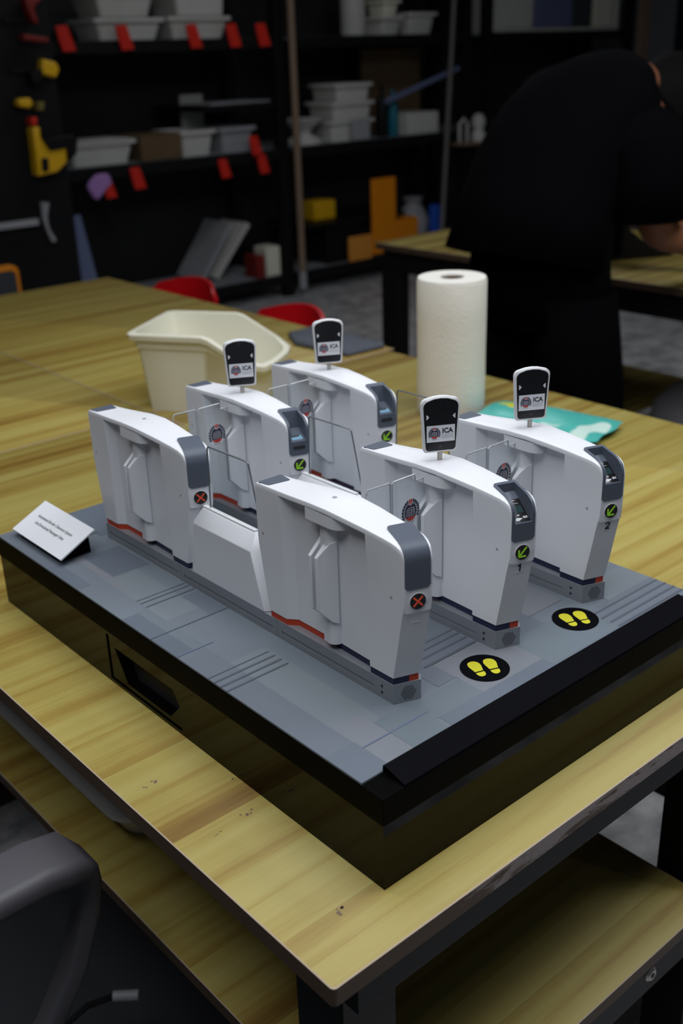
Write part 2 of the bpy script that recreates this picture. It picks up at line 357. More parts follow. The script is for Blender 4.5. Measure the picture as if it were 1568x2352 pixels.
work_table('workbench_table', 'wood-laminate work table at the far left, beyond the seam behind the display', X0, Y0+1.198, 0.600, 1.215, M['wood2'])
work_table('workbench_table', 'wood-laminate work table with the red chairs along its far side', X0+0.6015, Y0+1.198, 0.606, 1.215, M['wood2'])

# ---------------------------------------------------------------- display base
def display_base():
    t = thing('display_base', 'glossy black display base with printed grey floor on the work table', 'display base', (0, 0, 0))
    W, L, H = 0.437, 0.651, 0.087
    bm = N()
    # side panel facing -x has the hand hole: build the wall as a frame around an octagonal hole
    zb = 0.0605; i_ = 0.0008
    hole = [(0.285, 0.011), (0.3055, 0.0065), (0.376, 0.0105), (0.394, 0.040), (0.388, 0.046), (0.296, 0.0455), (0.284, 0.040), (0.279, 0.029)]
    hole = [(0.2985, 0.0105), (0.3760, 0.0105), (0.4060, 0.0285), (0.3940, 0.0430), (0.2885, 0.0430), (0.2795, 0.0290)]
    def wallface(x, mi):
        c = [(0.279-0.003, 0.004), (0.409, 0.004), (0.409, 0.056), (0.276, 0.056)]
        return c
    # hand-hole cover plate (square) and outer wall with rectangular opening
    y0, y1, z0, z1 = 0.277, 0.4085, 0.004, 0.0565
    t_ = 0.006
    for a, b in (((i_, i_, 0), (i_+t_, y0, zb)), ((i_, y1, 0), (i_+t_, L-i_, zb)), ((i_, y0, 0), (i_+t_, y1, z0)), ((i_, y0, z1), (i_+t_, y1, zb))):
        box(bm, a, b)
    box(bm, (i_+t_, i_, 0), (W-i_, i_+t_, zb)); box(bm, (i_+t_, L-i_-t_, 0), (W-i_, L-i_, zb)); box(bm, (W-i_-t_, i_+t_, 0), (W-i_, L-i_-t_, zb))
    part('side_panel', bm, M['black'], t)
    bm = N()
    # recessed handle plate with hexagonal hole
    hx = [(0.300, 0.0085), (0.378, 0.0085), (0.4045, 0.040), (0.3965, 0.0445), (0.2895, 0.0445), (0.2800, 0.030)]
    hx = [(0.2985, 0.0100), (0.3765, 0.0100), (0.3965, 0.0440), (0.2895, 0.0440), (0.2800, 0.0290)]
    rect = [(y0, z0), (y1, z0), (y1, z1), (y0, z1)]
    xo = 0.0022
    ov = [bm.verts.new((xo, y, z)) for y, z in rect]; hv = [bm.verts.new((xo, y, z)) for y, z in hx]; hb = [bm.verts.new((xo+0.012, y, z)) for y, z in hx]
    for q in ((ov[0], hv[0], hv[1], ov[1]), (ov[1], hv[1], hv[2], ov[2]), (ov[2], hv[2], hv[3], ov[3]), (ov[3], hv[3], hv[4], ov[0]), (ov[0], hv[4], hv[0])): bm.faces.new(q)
    for i in range(5): bm.faces.new((hv[i], hv[(i+1) % 5], hb[(i+1) % 5], hb[i]))
    part('handle', bm, M['black'], t, 'hand hole cut in the black side panel', normals=False)
    bm = N(); box(bm, (0.0150, y0-0.004, 0.001), (0.0190, y1+0.004, zb-0.001)); box(bm, (0.008, y0-0.004, 0.0008), (0.0149, y1+0.004, 0.003)); part('handle_pocket', bm, M['hole'], t)
    bm = N()
    box(bm, (0, 0, zb), (W, L, 0.0852))
    part('deck_frame', bm, M['blackband'], t, bevel=0.0006)
    # ramp along the front edge: a folded sheet
    bm = N()
    pts = [(0.0245, 0.0852), (0.0240, 0.0915), (0.0225, 0.0925), (0.0005, 0.0868), (0.0, 0.0856), (0.0010, 0.0852), (0.0018, 0.0856), (0.0215, 0.0905), (0.0228, 0.0895), (0.0230, 0.0852)]
    prism(bm, pts, 'x', 0.0225, 0.4150)
    part('front_ramp', bm, M['satin'], t, 'folded black strip along the front edge')
    # printed floor
    bm = N(); C = []
    def col(r, g, b):
        k_ = 0.68; r, g, b = 119+(r-119)*k_, 127+(g-127)*k_, 137+(b-137)*k_
        C.append(mat('floor_print', srgb(r*0.93, g*0.93, b*0.93), 0.42, spec=0.35, var=0.05, vscale=14)); return len(C)-1
    base = col(122, 131, 141); dk = col(98, 107, 120); dk2 = col(107, 116, 129); lt = col(133, 141, 147); lt2 = col(137, 139, 146); st = col(84, 90, 101); blu = col(106, 118, 152); teal = col(114, 126, 134); mid = col(115, 122, 134)
    box(bm, (0.0005, 0.0236, 0.0852), (0.4355, 0.6465, 0.0870), base)
    lay = [0]
    def R(x0, y0, x1, y1, c):
        lay[0] += 1; z = 0.0870 + 0.000012*lay[0]
        face(bm, [(x0, y0, z), (x1, y0, z), (x1, y1, z), (x0, y1, z)], c)
    e = 0.0006; FR = 0.0238; BK = 0.6463; RT = 0.4353
    R(e, FR, 0.030, 0.272, mid); R(0.030, 0.03, 0.069, 0.232, lt); R(0.031, FR, 0.060, 0.092, lt2); R(e, FR, 0.031, 0.066, dk2)
    R(e, 0.272, 0.019, 0.370, dk); R(0.019, 0.273, 0.031, 0.372, teal); R(0.031, 0.336, 0.069, 0.470, lt)
    R(0.069, 0.317, 0.088, 0.369, dk2); R(e, 0.457, 0.016, 0.527, dk2); R(0.033, 0.418, 0.042, 0.527, lt2); R(0.042, 0.457, 0.087, 0.5225, dk)
    R(0.087, 0.40, 0.102, 0.54, lt); R(e, 0.53, 0.03, BK, mid); R(0.03, 0.575, 0.084, 0.60, lt2); R(0.084, 0.56, 0.20, BK, dk); R(0.125, 0.40, 0.2155, 0.62, mid)
    R(0.103, FR, 0.434, 0.043, dk2); R(0.060, FR, 0.099, 0.075, teal); R(0.099, 0.043, 0.157, 0.071, teal); R(0.157, 0.043, 0.234, 0.1025, lt2); R(0.135, 0.075, 0.157, 0.14, mid)
    R(0.234, 0.030, 0.329, 0.082, teal); R(0.234, 0.082, 0.285, 0.20, dk2); R(0.329, FR, 0.4353, 0.068, mid); R(0.365, 0.068, RT, 0.105, lt)
    R(0.145, 0.103, 0.2120, 0.137, mid); R(0.25, 0.25, 0.34, 0.40, dk2); R(0.37, 0.2, RT, 0.33, lt); R(0.37, 0.42, RT, BK, dk2); R(0.285, 0.10, 0.335, 0.25, lt2)
    R(0.21, 0.40, 0.26, BK, lt); R(0.26, 0.5, 0.36, 0.6, dk)
    def stripes(x0, x1, ys, w, c=st):
        for k, y in enumerate(ys): R(x0, y-w[k]/2, x1, y+w[k]/2, c)
    stripes(e, 0.067, (0.2225, 0.2135, 0.204, 0.1945), (0.0014, 0.0024, 0.0026, 0.0022))
    stripes(0.031, 0.088, (0.392, 0.3845, 0.3745), (0.0014, 0.002, 0.0022))
    R(e, 0.3163, 0.0885, 0.3177, st); R(e, 0.2715, 0.040, 0.2729, blu); R(0.031, 0.0545, 0.103, 0.0560, blu)
    stripes(0.148, 0.214, (0.134, 0.1255, 0.1155, 0.1045), (0.0014, 0.002, 0.0024, 0.003))
    stripes(0.330, RT, (0.0600, 0.0500, 0.0400, 0.0305), (0.0022, 0.0026, 0.0028, 0.0026))
    stripes(0.045, 0.087, (0.589, 0.581, 0.572), (0.002, 0.0025, 0.003)); stripes(0.26, 0.335, (0.30, 0.29, 0.28, 0.27), (0.002,)*4)
    part('printed_floor', bm, C, t, 'grey-blue print of rectangles and stripes', normals=False)
display_base()

def footprints(label, cx, cy):
    t = thing('floor_sticker', label, 'sticker', (cx, cy, 0.0877), 0, 'round footprint stickers on the printed floor')
    bm = N(); cyl(bm, (0, 0, 0), (0, 0, 0.0003), 0.0218, n=48); part('disc', bm, M['satin'], t)
    for s in (-1, 1):
        bm = N(); z = 0.00042
        # shoe print: sole points towards the back of the lane, small heel nearest the front
        sole = [(-0.0030, -0.0034), (0.0030, -0.0030), (0.0036, 0.0005), (0.0042, 0.0030), (0.0043, 0.0058), (0.0036, 0.0084), (0.0020, 0.0101), (0, 0.0106), (-0.0022, 0.0100), (-0.0036, 0.0082), (-0.0042, 0.0054), (-0.0040, 0.0026), (-0.0035, 0.0000)]
        heel = [(-0.0029, -0.0048), (0.0030, -0.0044), (0.0030, -0.0066), (0.0026, -0.0084), (0.0014, -0.0098), (-0.0004, -0.0103), (-0.0019, -0.0095), (-0.0027, -0.0080), (-0.0030, -0.0062)]
        rt = math.radians(-22 if s < 0 else -27); cx_, cy_ = (-0.0066, 0.0028) if s < 0 else (0.0064, -0.0030)
        tf = lambda x, y: (cx_ + s*-1*0 + x*1.36*math.cos(rt) - y*1.22*math.sin(rt), cy_ + x*1.36*math.sin(rt) + y*1.22*math.cos(rt))
        sole = [tf(x, y) for x, y in sole]; heel = [tf(x, y) for x, y in heel]
        fp = (lambda L: [(x, y, z) for x, y in L])
        face(bm, fp(sole)); face(bm, fp(heel))
        part('footprint', bm, mat('footprint_yellow', srgb(206, 200, 42), 0.5) if s < 0 else bpy.data.materials['footprint_yellow'], t, 'yellow shoe print')
footprints('round sticker with yellow footprints, the nearer and left one, before gate 1', 0.1855, 0.0675)
footprints('round sticker with yellow footprints at the right, before gate 2', 0.3115, 0.0665)

# ---------------------------------------------------------------- emblem and scanner details
def emblem(bm, F, r, wi, ni, ri, back=True):
    """crest: F(u, v, layer) -> 3D; r = half width"""
    def ell(cu, cv, a, b, rot, mi, lay, n=16):
        c, s = math.cos(rot), math.sin(rot)
        face(bm, [F(cu + a*math.cos(2*PI*i/n)*c - b*math.sin(2*PI*i/n)*s, cv + a*math.cos(2*PI*i/n)*s + b*math.sin(2*PI*i/n)*c, lay) for i in range(n)], mi)
    def poly(P, mi, lay): face(bm, [F(u*r, v*r, lay) for u, v in P], mi)
    if back:
        ell(0, 0.05*r, 1.12*r, 1.20*r, 0, wi, 0, 40)
    ell(0, 0, 0.79*r, 0.92*r, 0, ni, 1, 36); ell(0, 0, 0.755*r, 0.885*r, 0, wi, 2, 36); ell(0, 0, 0.715*r, 0.84*r, 0, ni, 3, 36)
    # red lower segment
    seg = [(0.715*math.cos(a), 0.84*math.sin(a)) for a in [PI + 0.62 + i*(PI-1.24)/14 for i in range(15)]]
    poly(seg, ri, 4)
    # portcullis
    for i in range(4):
        u = -0.30 + 0.20*i; poly([(u-0.016, -0.52), (u+0.016, -0.52), (u+0.016, 0.42), (u-0.016, 0.42)], wi, 5)
    for j in range(4):
        v = -0.28 + 0.22*j; poly([(-0.33, v-0.015), (0.33, v-0.015), (0.33, v+0.015), (-0.33, v+0.015)], wi, 6)
    for s in (-1, 1):
        for k in range(4):
            poly([(s*(0.43+0.03*(k % 2)), -0.35+0.17*k), (s*(0.48+0.03*(k % 2)), -0.35+0.17*k), (s*(0.48-0.02*k+0.03*((k+1) % 2)), -0.18+0.17*k), (s*(0.43-0.02*k+0.03*((k+1) % 2)), -0.18+0.17*k)], wi, 5)
        # laurel leaves
        for k in range(7):
            a = -0.45 + k*0.27; cu, cv = s*0.95*math.cos(a), 1.07*math.sin(a)
            for q in (-1, 1): ell((cu + q*0.05*s*math.cos(a))*r, (cv + q*0.05*math.sin(a))*r, 0.170*r, 0.068*r, (a + 1.57 - q*0.5) if s > 0 else (PI - a - 1.57 + q*0.5), ni, 4 + (q+1)/2*0.5 + k*0.06, 10)
        poly([(s*0.10, -1.08), (s*0.40, -1.00), (s*0.42, -0.95), (s*0.10, -1.01)], ni, 4)
    # shield
    poly([(-0.25, 1.24), (0.25, 1.24), (0.26, 0.78), (0.15, 0.66), (0, 0.60), (-0.15, 0.66), (-0.26, 0.78)], wi, 6)
    poly([(-0.20, 1.19), (0.20, 1.19), (0.21, 0.82), (0.12, 0.72), (0, 0.67), (-0.12, 0.72), (-0.21, 0.82)], ri, 7)
    cres = [(0.13*math.cos(a), 0.90 + 0.14*math.sin(a)) for a in [PI + i*PI/8 for i in range(9)]] + [(0.11*math.cos(a), 0.92 + 0.09*math.sin(a)) for a in [2*PI - i*PI/8 for i in range(9)]]
    poly(cres, wi, 8)
    for k in range(5):
        a = PI/2 + k*2*PI/5; cu, cv = 0.075*math.cos(a), 1.02 + 0.075*math.sin(a)
        poly([(cu+0.025*math.cos(b), cv+0.025*math.sin(b)) for b in [i*PI/3 for i in range(6)]], wi, 8)

# ---------------------------------------------------------------- the border gate
# local frame of a gate: x = 0 centre line, y as on the deck for the front row minus 0.163, z = 0 on the printed floor
YC = 0.163; DZ = 0.0872
SK = -0.36; HN = 0.0141
TH = math.atan(0.36)
ZT = [(0.068, .1335), (0.0682, .1362), (0.0690, .1392), (0.0705, .1421), (0.0730, .1446), (0.0765, .1464), (0.0815, .1479), (0.0916, .1493), (0.11, .1518), (0.13, .1540), (0.155, .1558), (0.18, .1552), (0.205, .1530), (0.23, .1510), (0.25, .1500), (0.2560, .1496), (0.2578, .1480), (0.2584, .1455)]
HW = [(0.068, .0141), (0.0916, .0150), (0.11, .0165), (0.13, .0183), (0.155, .0195), (0.18, .0190), (0.205, .0172), (0.23, .0152), (0.2584, .0140)]
FF = [(0.025, 0.0139), (0.053, 0.0086), (0.086, 0.0028), (0.0905, 0.0017), (0.096, 0.0004), (0.112, 0.0), (0.16, 0.0)]   # front set-back by height
RR = [(0.025, 0.0114), (0.0925, 0.0006), (0.14, 0.0)]
def hs(Y): return interp([(0.1100, HN), (0.1101, 0.0086), (0.155, 0.0070), (0.2135, 0.0070), (0.2222, HN)], Y)
HF = [(0.068, .0087), (0.0730, .0118), (0.0765, .0136), (0.084, .0163), (0.0916, .0174), (0.11, .0184), (0.13, .0195), (0.155, .0204), (0.18, .0197), (0.205, .0177), (0.23, .0155), (0.2584, .0140)]
def hsf(Y): return min(hs(Y), interp([(0.068, .0087), (0.0730, .0112), (0.0765, .0125), (0.084, HN)], Y))
def skw(x, Y): return SK*(x + HN)*max(0, 1 - (Y-0.068)/0.04)
def body_mesh(cut=None):
    bm = N()
    ys = [0.068, 0.0682, 0.0690, 0.0705, 0.0730, 0.0765, 0.0815, 0.086, 0.0916, 0.101, 0.1100, 0.1101, 0.119, 0.13, 0.142, 0.155, 0.168, 0.18, 0.192, 0.205, 0.2135, 0.2222, 0.236, 0.25, 0.2560, 0.2578, 0.2584]
    low = [0.0250, 0.038, 0.053, 0.070, 0.086, 0.0905, 0.096, 0.105, 0.115, 0.125]
    rings = []
    for Y in ys:
        zt = interp(ZT, Y); hw = interp(HW, Y); h = hs(Y); rec = h < HN-1e-4 or 0.1100 < Y < 0.2222
        zr = zt - 0.0045 if rec else zt - 0.0045
        def side(h, hw):
            o = []
            for z in [l for l in low] + [zr, zr+0.0001, zt-0.0016, zt-0.0004, zt]:
                if z <= zr + 1e-6: x = h if rec else h + (hw-h)*max(0, (z-0.105)/(zr-0.105))
                elif z < zt - 0.001: x = hw
                elif z < zt: x = hw - 0.0005
                else: x = hw - 0.0016
                o.append((x, min(z, zt)))
            return o
        near = side(h, hw); wf = interp(HF, Y); far = side(hsf(Y), wf)
        ring = []
        w1 = max(0, 1 - (Y-0.068)/0.040); w2 = max(0, 1 - (0.2584-Y)/0.030)
        pts = [(-x, z) for x, z in near] + [(-hw+0.0016 + f*(hw+wf-0.0032), zt) for f in (0.25, 0.5, 0.75)] + [(x, z) for x, z in far[::-1]]
        for x, z in pts:
            y = Y + interp(FF, z)*w1 - interp(RR, z)*w2 + skw(x, Y)
            ring.append((x, y - YC, z))
        rings.append(ring)
    V = [[bm.verts.new(p) for p in r] for r in rings]; n = len(V[0])
    for a, b in zip(V, V[1:]):
        for i in range(n): bm.faces.new((a[i], a[(i+1) % n], b[(i+1) % n], b[i]))
    for r in (V[0], V[-1]):
        k = len(low) + 5
        for i in range(k-1): bm.faces.new((r[i], r[i+1], r[n-2-i], r[n-1-i]))
        bm.faces.new([r[k-1], r[k], r[k+1], r[k+2], r[n-k]])
    bmesh.ops.recalc_face_normals(bm, faces=bm.faces)
    me = bpy.data.meshes.new('housing'); bm.to_mesh(me); bm.free()
    if cut:
        o = bpy.data.objects.new('tmp', me); COL.objects.link(o)
        cm = bpy.data.meshes.new('cut'); cut.to_mesh(cm); cut.free(); c = bpy.data.objects.new('cut', cm); COL.objects.link(c)
        md = o.modifiers.new('b', 'BOOLEAN'); md.operation = 'DIFFERENCE'; md.object = c; md.solver = 'EXACT'
        me = baked(o); bpy.data.objects.remove(o); bpy.data.objects.remove(c)
    bm = N(); bm.from_mesh(me)
    for s in (-1, 1):
        # bracket under the top with a rounded front, and the round column below it
        ct = 0.1500
        arc = [(s*(0.0095), 0.1385-YC), (s*0.0140, 0.1405-YC), (s*0.0172, 0.1440-YC), (s*0.0190, 0.1490-YC), (s*0.0192, 0.1545-YC), (s*0.0190, 0.1818-YC), (s*0.006, 0.1818-YC), (s*0.006, 0.1385-YC)]
        prism(bm, arc, 'z', 0.1395, ct)
        cyl(bm, (s*0.0066, 0.1622-YC, 0.0246), (s*0.0070, 0.1622-YC, 0.1400), 0.0076, 0.0080, 28)
        box(bm, (min(0, s*0.0135), 0.1645-YC, 0.0248), (max(0, s*0.0135), 0.1697-YC, 0.1400))
    return bm
def Fr(a, b, z):
    """frame of the skewed front face: a across (to the right), b backwards, z up"""
    c, s = math.cos(TH), math.sin(TH)
    return (-HN + (a+0.0115)*c + b*s, 0.0680 - (a+0.0115)*s + b*c - YC, z)
CAPW = 0.0222
path = [(0.0, 0.1100), (0.0, 0.1180), (0.0, 0.1250)] + [((Y-0.068)*0.941, interp(ZT, Y)) for Y in (0.068, 0.0682, 0.0690, 0.0705, 0.0730, 0.0765, 0.0815, 0.086, 0.0916, 0.099, 0.1068)]
def cap_block(bm, grow=0.0):
    off = 0.0007
    o = [(b-off, z+off) for b, z in path]
    inner = [(0.0365, 0.118), (0.014, 0.1100)]
    w = CAPW/2
    prof = o + inner
    # rounded outline seen from the front: narrow the block at both ends of the path
    rings = []
    for a, sh in ((-w, 0.0036), (-w+0.0004, 0.0021), (-w+0.0011, 0.0011), (-w+0.0022, 0.0004), (-w+0.0036, 0)):
        rings.append((a, sh))
    for a, sh in ((w-0.0036, 0), (w-0.0022, 0.0004), (w-0.0011, 0.0011), (w-0.0004, 0.0021), (w, 0.0036)): rings.append((a, sh))
    R = []
    for a, sh in rings:
        pr = []
        for k, (b, z) in enumerate(prof):
            if k == 0: z += sh
            if k == len(o)-1: b -= sh
            if k == len(prof)-2: b -= sh
            if k == len(prof)-1: z += sh
            pr.append(Fr(a, b, z))
        R.append(pr)
    loft(bm, R)
def cavity(kind, g=0.0):
    """prism removed from the cap: profile in (b, z)"""
    bm = N(); w = CAPW/2 - 0.0026 + g
    if kind == 'flat': prof = [(-0.01, 0.1275-g), (0.0015, 0.1275-g), (0.0225, 0.1400-g), (0.0315+g, 0.1440), (0.0335+g, 0.170), (-0.01, 0.170)]
    else: prof = [(-0.01, 0.1290), (-0.004, 0.1255-g), (0.0005, 0.1262-g), (0.0180+g, 0.1315-g), (0.0240+g, 0.1330), (0.0320+g, 0.170), (-0.01, 0.170)]
    extr(bm, prof, lambda b, z: Fr(-w, b, z), lambda b, z: Fr(w, b, z)); bmesh.ops.recalc_face_normals(bm, faces=bm.faces)
    return bm
def cap_mesh(kind):
    bm = N(); cap_block(bm); bmesh.ops.recalc_face_normals(bm, faces=bm.faces)
    if kind == 'plain': return bm
    me = bpy.data.meshes.new('cap'); bm.to_mesh(me); bm.free(); o = bpy.data.objects.new('tmp', me); COL.objects.link(o)
    cm = bpy.data.meshes.new('cut'); c = cavity(kind); c.to_mesh(cm); c.free(); co_ = bpy.data.objects.new('cut', cm); COL.objects.link(co_)
    md = o.modifiers.new('b', 'BOOLEAN'); md.operation = 'DIFFERENCE'; md.object = co_; md.solver = 'EXACT'
    me = baked(o); bpy.data.objects.remove(o); bpy.data.objects.remove(co_)
    bm = N(); bm.from_mesh(me); return bm
def scanner(root, row):
    # post and face scanner plate, turned 30 degrees towards the walker
    bm = N(); cyl(bm, (0.0035, 0.1690-YC, 0.1540), (0.0035, 0.1690-YC, 0.168), 0.0023, n=20); part('scanner_post', bm, M['steel'], root)
    th = math.radians(-30); c, s = math.cos(th), math.sin(th)
    def K(u, d, v):    # u along width, d outward to the viewer, v up
        return (0.0035 + u*c + d*s, 0.1690-YC + u*s - d*c, 0.1635 + v)
    def outline(g):
        o = []
        W0, W1, Hh = 0.0158-g, 0.0180-g, 0.0525-g   # half widths bottom/top, height
        b = g
        P = [(-W0+0.0030, b)]
        for k in range(5): a = PI*1.5 - k*PI/8; P.append((-W0+0.0030+0.0030*math.cos(a), b+0.0030+0.0030*math.sin(a)))
        r = 0.0058
        cx = -W1+r; cy = Hh-r-0.0021
        for k in range(6): a = PI - k*PI/2*0.82/5; P.append((cx+r*math.cos(a), cy+r*math.sin(a)))
        P.append((-0.0062, Hh-0.0005)); P.append((0, Hh)) ; half = P[1:]
        return half + [(-x, y) for x, y in half[-2::-1]]
    bm = N(); A = outline(0); Bq = outline(0.0013)
    rings = [[K(u, -0.0028, v) for u, v in Bq], [K(u, -0.0018, v) for u, v in A], [K(u, 0.0018, v) for u, v in A], [K(u, 0.0028, v) for u, v in Bq]]
    loft(bm, rings); p = part('face_scanner', bm, M['white2'], root, ang=30)
    bm = N(); Cq = outline(0.0019); extr(bm, Cq, lambda u, v: K(u, 0.0024, v), lambda u, v: K(u, 0.00305, v)); part('screen', bm, M['screen'], p)
    bm = N(); F = lambda u, v, l=0: K(u, 0.0032+0.00003*l, v)
    face(bm, [F(u, v) for u, v in ((-0.0131, 0.0102), (0.0131, 0.0102), (0.0131, 0.0258), (-0.0131, 0.0258))], 0)
    emblem(bm, lambda u, v, l: K(u-0.0059, 0.00323+0.00003*l, v+0.0178), 0.0051, 0, 1, 2, back=False)
    text_into(bm, 'ICA', 0.0064, lambda u, v: K(u+0.0062, 0.0033, v+0.0203), 3, squeeze=0.95, bold=0.00022)
    face(bm, [K(u, 0.0033, v) for u, v in ((0.0008, 0.01665), (0.0118, 0.01665), (0.0118, 0.01685), (0.0008, 0.01685))], 4)
    text_into(bm, 'Securing Our Borders', 0.00125, lambda u, v: K(u+0.0062, 0.0033, v+0.0154), 4, squeeze=0.95)
    text_into(bm, 'Safeguarding Our Home', 0.00125, lambda u, v: K(u+0.0062, 0.0033, v+0.0141), 4, squeeze=0.9)
    part('badge', bm, [M['card'], M['emnavy'], M['emred'], M['ink'], M['greyink']], p, 'white badge with round crest and black letters ICA', normals=False)
    for q in (-1, 1):
        bm = N(); x = q*0.0134; face(bm, [F(u, v) for u, v in ((x, 0.0362), (x-q*0.0008, 0.0360), (x-q*0.0026, 0.0340), (x-q*0.0008, 0.0318), (x, 0.0316))], 0)
        part('pointer', bm, [M['card']], p, 'small white arrowhead', normals=False)
    bm = N()
    for v in (0.0060, 0.0478): cyl(bm, K(-0.0003, 0.0030, v), K(-0.0003, 0.0032, v), 0.0016, n=20)
    part('lens', bm, mat('lens', (0.012, 0.012, 0.016, 1), 0.1) if 'lens' not in bpy.data.materials else bpy.data.materials['lens'], p)
def flap(root, side):
    """clear wing in the lane; side -1 = towards -x"""
    bm = N(); Y = 0.1676-YC; t = 0.0009
    if side < 0: P = [(-0.0120, 0.030), (-0.0120, 0.1445), (-0.0290, 0.1445), (-0.0302, 0.1508), (-0.0560, 0.1508), (-0.0576, 0.1492), (-0.0576, 0.045), (-0.050, 0.030)]
    else: P = [(0.0120, 0.030), (0.0120, 0.1435), (0.0365, 0.1435), (0.0375, 0.1500), (0.0388, 0.1515), (0.0650, 0.1508), (0.0662, 0.1495), (0.0662, 0.045), (0.059, 0.030)]
    prism(bm, P, 'y', Y-t, Y+t)
    o = part('wing_panel', bm, M['glass'], root, 'clear acrylic wing')
    bm = N(); Q = [(x, Y, z) for x, z in P[1:-1]]
    tube(bm, Q, 0.00075, 6); part('polished_edge', bm, M['glassedge2'], o)
    if side < 0:
        bm = N(); emblem(bm, lambda u, v, l: (-0.0362+u, Y-t-0.00006-0.00003*l, 0.1165+v), 0.0103, 0, 1, 2)
        part('crest', bm, [M['emwhite'], M['emnavy'], M['emred']], o, 'round navy and red crest sticker', normals=False)
def gate(kind, sign, label, row, back, number=None, flaps=()):
    """kind: plain | flat | deep; sign: x | arrow"""
    t = thing('border_gate', label, 'gate model', (0.1033+0.1262*row, YC + (0.302 if back else 0), DZ), 0, 'scale-model border gates on the display')
    part('housing', body_mesh(None if kind == 'plain' else cavity(kind, 0.0004)), M['white'], t, ang=32)
    for s in (-1, 1):
        # housing of the wings: two upright plates with slanted ends
        for k in (0, 1):
            bm = N(); d = 0.0104; xi = 0.009
            zt_ = lambda x: interp([(xi, 0.1245), (HN, 0.1240), (HN+d, 0.1100)], x); zb_ = lambda x: interp([(xi, 0.0455), (HN, 0.0470), (HN+d, 0.0600)], x)
            plan = ([(xi, 0.1738), (HN+d, 0.1738), (HN+d, 0.1700), (xi, 0.1694)] if k == 0 else [(xi, 0.1656), (HN+d, 0.1656), (HN+d, 0.1622), (HN+d*0.55, 0.1594), (HN+0.0008, 0.1555), (xi, 0.1530)])
            loft(bm, [[(s*x, y-YC, zb_(x)) for x, y in plan], [(s*x, y-YC, zt_(x)) for x, y in plan]]); part('wing_guard', bm, M['white'], t, bevel=0.0005)
    # coloured skirt strips under the housing
    def strip(near, y0, y1, m_, name):
        bm = N(); ys = [y for y in (0.0680, 0.0800, 0.1100, 0.1101, 0.13, 0.155, 0.18, 0.2135, 0.2222, 0.24, 0.2584) if y0 < y < y1]; ys = [y0] + ys + [y1]
        s = -1 if near else 1; o = []
        for Y in ys:
            w1 = max(0, 1-(Y-0.068)/0.04); w2 = max(0, 1-(0.2584-Y)/0.03); x = s*((hs(Y) if near else hsf(Y))-0.0007)
            o.append((x, Y + 0.0147*w1 - 0.0122*w2 + skw(x, Y) - YC))
        inn = [(0 if near else 0.0, y - (0.0 if True else 0) + (skw(0, ys[i])-skw(o[i][0], ys[i]))) for i, (x, y) in enumerate(o)]
        prism(bm, o + inn[::-1], 'z', 0.0185, 0.0252); part(name, bm, m_, t, 'orange strip under the housing' if m_ is M['orange'] else 'navy strip under the housing')
    strip(True, 0.068, 0.1690, M['navy'], 'skirt'); strip(True, 0.1692, 0.2584, M['orange'], 'skirt')
    strip(False, 0.068, 0.1690, M['orange'], 'skirt'); strip(False, 0.1692, 0.2584, M['navy'], 'skirt')
    # rear pad
    bm = N(); P = [(-0.0118, 0.2415), (-0.0108, 0.2403), (0.0078, 0.2364), (0.0096, 0.2372), (0.0128, 0.2530), (0.0118, 0.2546), (-0.0120, 0.2548), (-0.0130, 0.2538)]
    extr(bm, P, lambda x, y: (x, y-YC, interp(ZT, y)-0.003), lambda x, y: (x, y-YC, interp(ZT, y)+0.0006)); part('rear_pad', bm, M['cap'], t, 'slate-grey pad')
    # front cap
    c = part('front_cap', cap_mesh(kind), M['cap'], t, {'plain': 'plain slate-grey cap', 'flat': 'slate-grey cap with sunken screen', 'deep': 'slate-grey cap with deep reader bay'}[kind], ang=28)
    if kind == 'flat':
        bm = N(); wv = CAPW/2-0.0030
        dn = Vector((-0.0125, 0.021)).normalized()
        def G(a, s_, l=0):  # on the slanted floor: s_ 0 at the front .. 1 at the back
            b = 0.0015 + s_*0.0210; z = 0.1275 + s_*0.0125
            return Fr(a, b + dn.x*(0.0003+l*0.00004), z + dn.y*(0.0003+l*0.00004))
        def q(a0, s0, a1, s1, mi, l): face(bm, [G(a0, s0, l), G(a1, s0, l), G(a1, s1, l), G(a0, s1, l)], mi)
        q(-wv, 0.0, wv, 1.0, 0, 0); q(-wv, 0.40, wv*0.75, 0.70, 1, 1); q(-wv*0.5, 0.93, wv*0.4, 0.945, 2, 1); q(-wv*0.1, 0.80, wv*0.6, 0.812, 2, 1)
        face(bm, [G(-wv*0.66, 0.08, 2), G(-wv*0.35, 0.06, 2), G(wv*0.25, 0.15, 2), G(-wv*0.35, 0.19, 2), G(-wv*0.60, 0.15, 2)], 2)
        face(bm, [G(-wv*0.18, 0.27, 2), G(-wv*0.02, 0.27, 2), G(wv*0.05, 0.32, 2), G(-wv*0.25, 0.32, 2)], 2)
        text_into(bm, 'ax', 0.0046, lambda u, v: G(u+wv*0.60, 0.20+v/0.0245, 2), 2, bold=0.0001)
        part('touch_screen', bm, [M['screen'], M['screen2'], M['card']], c, 'black screen with white icons', normals=False)
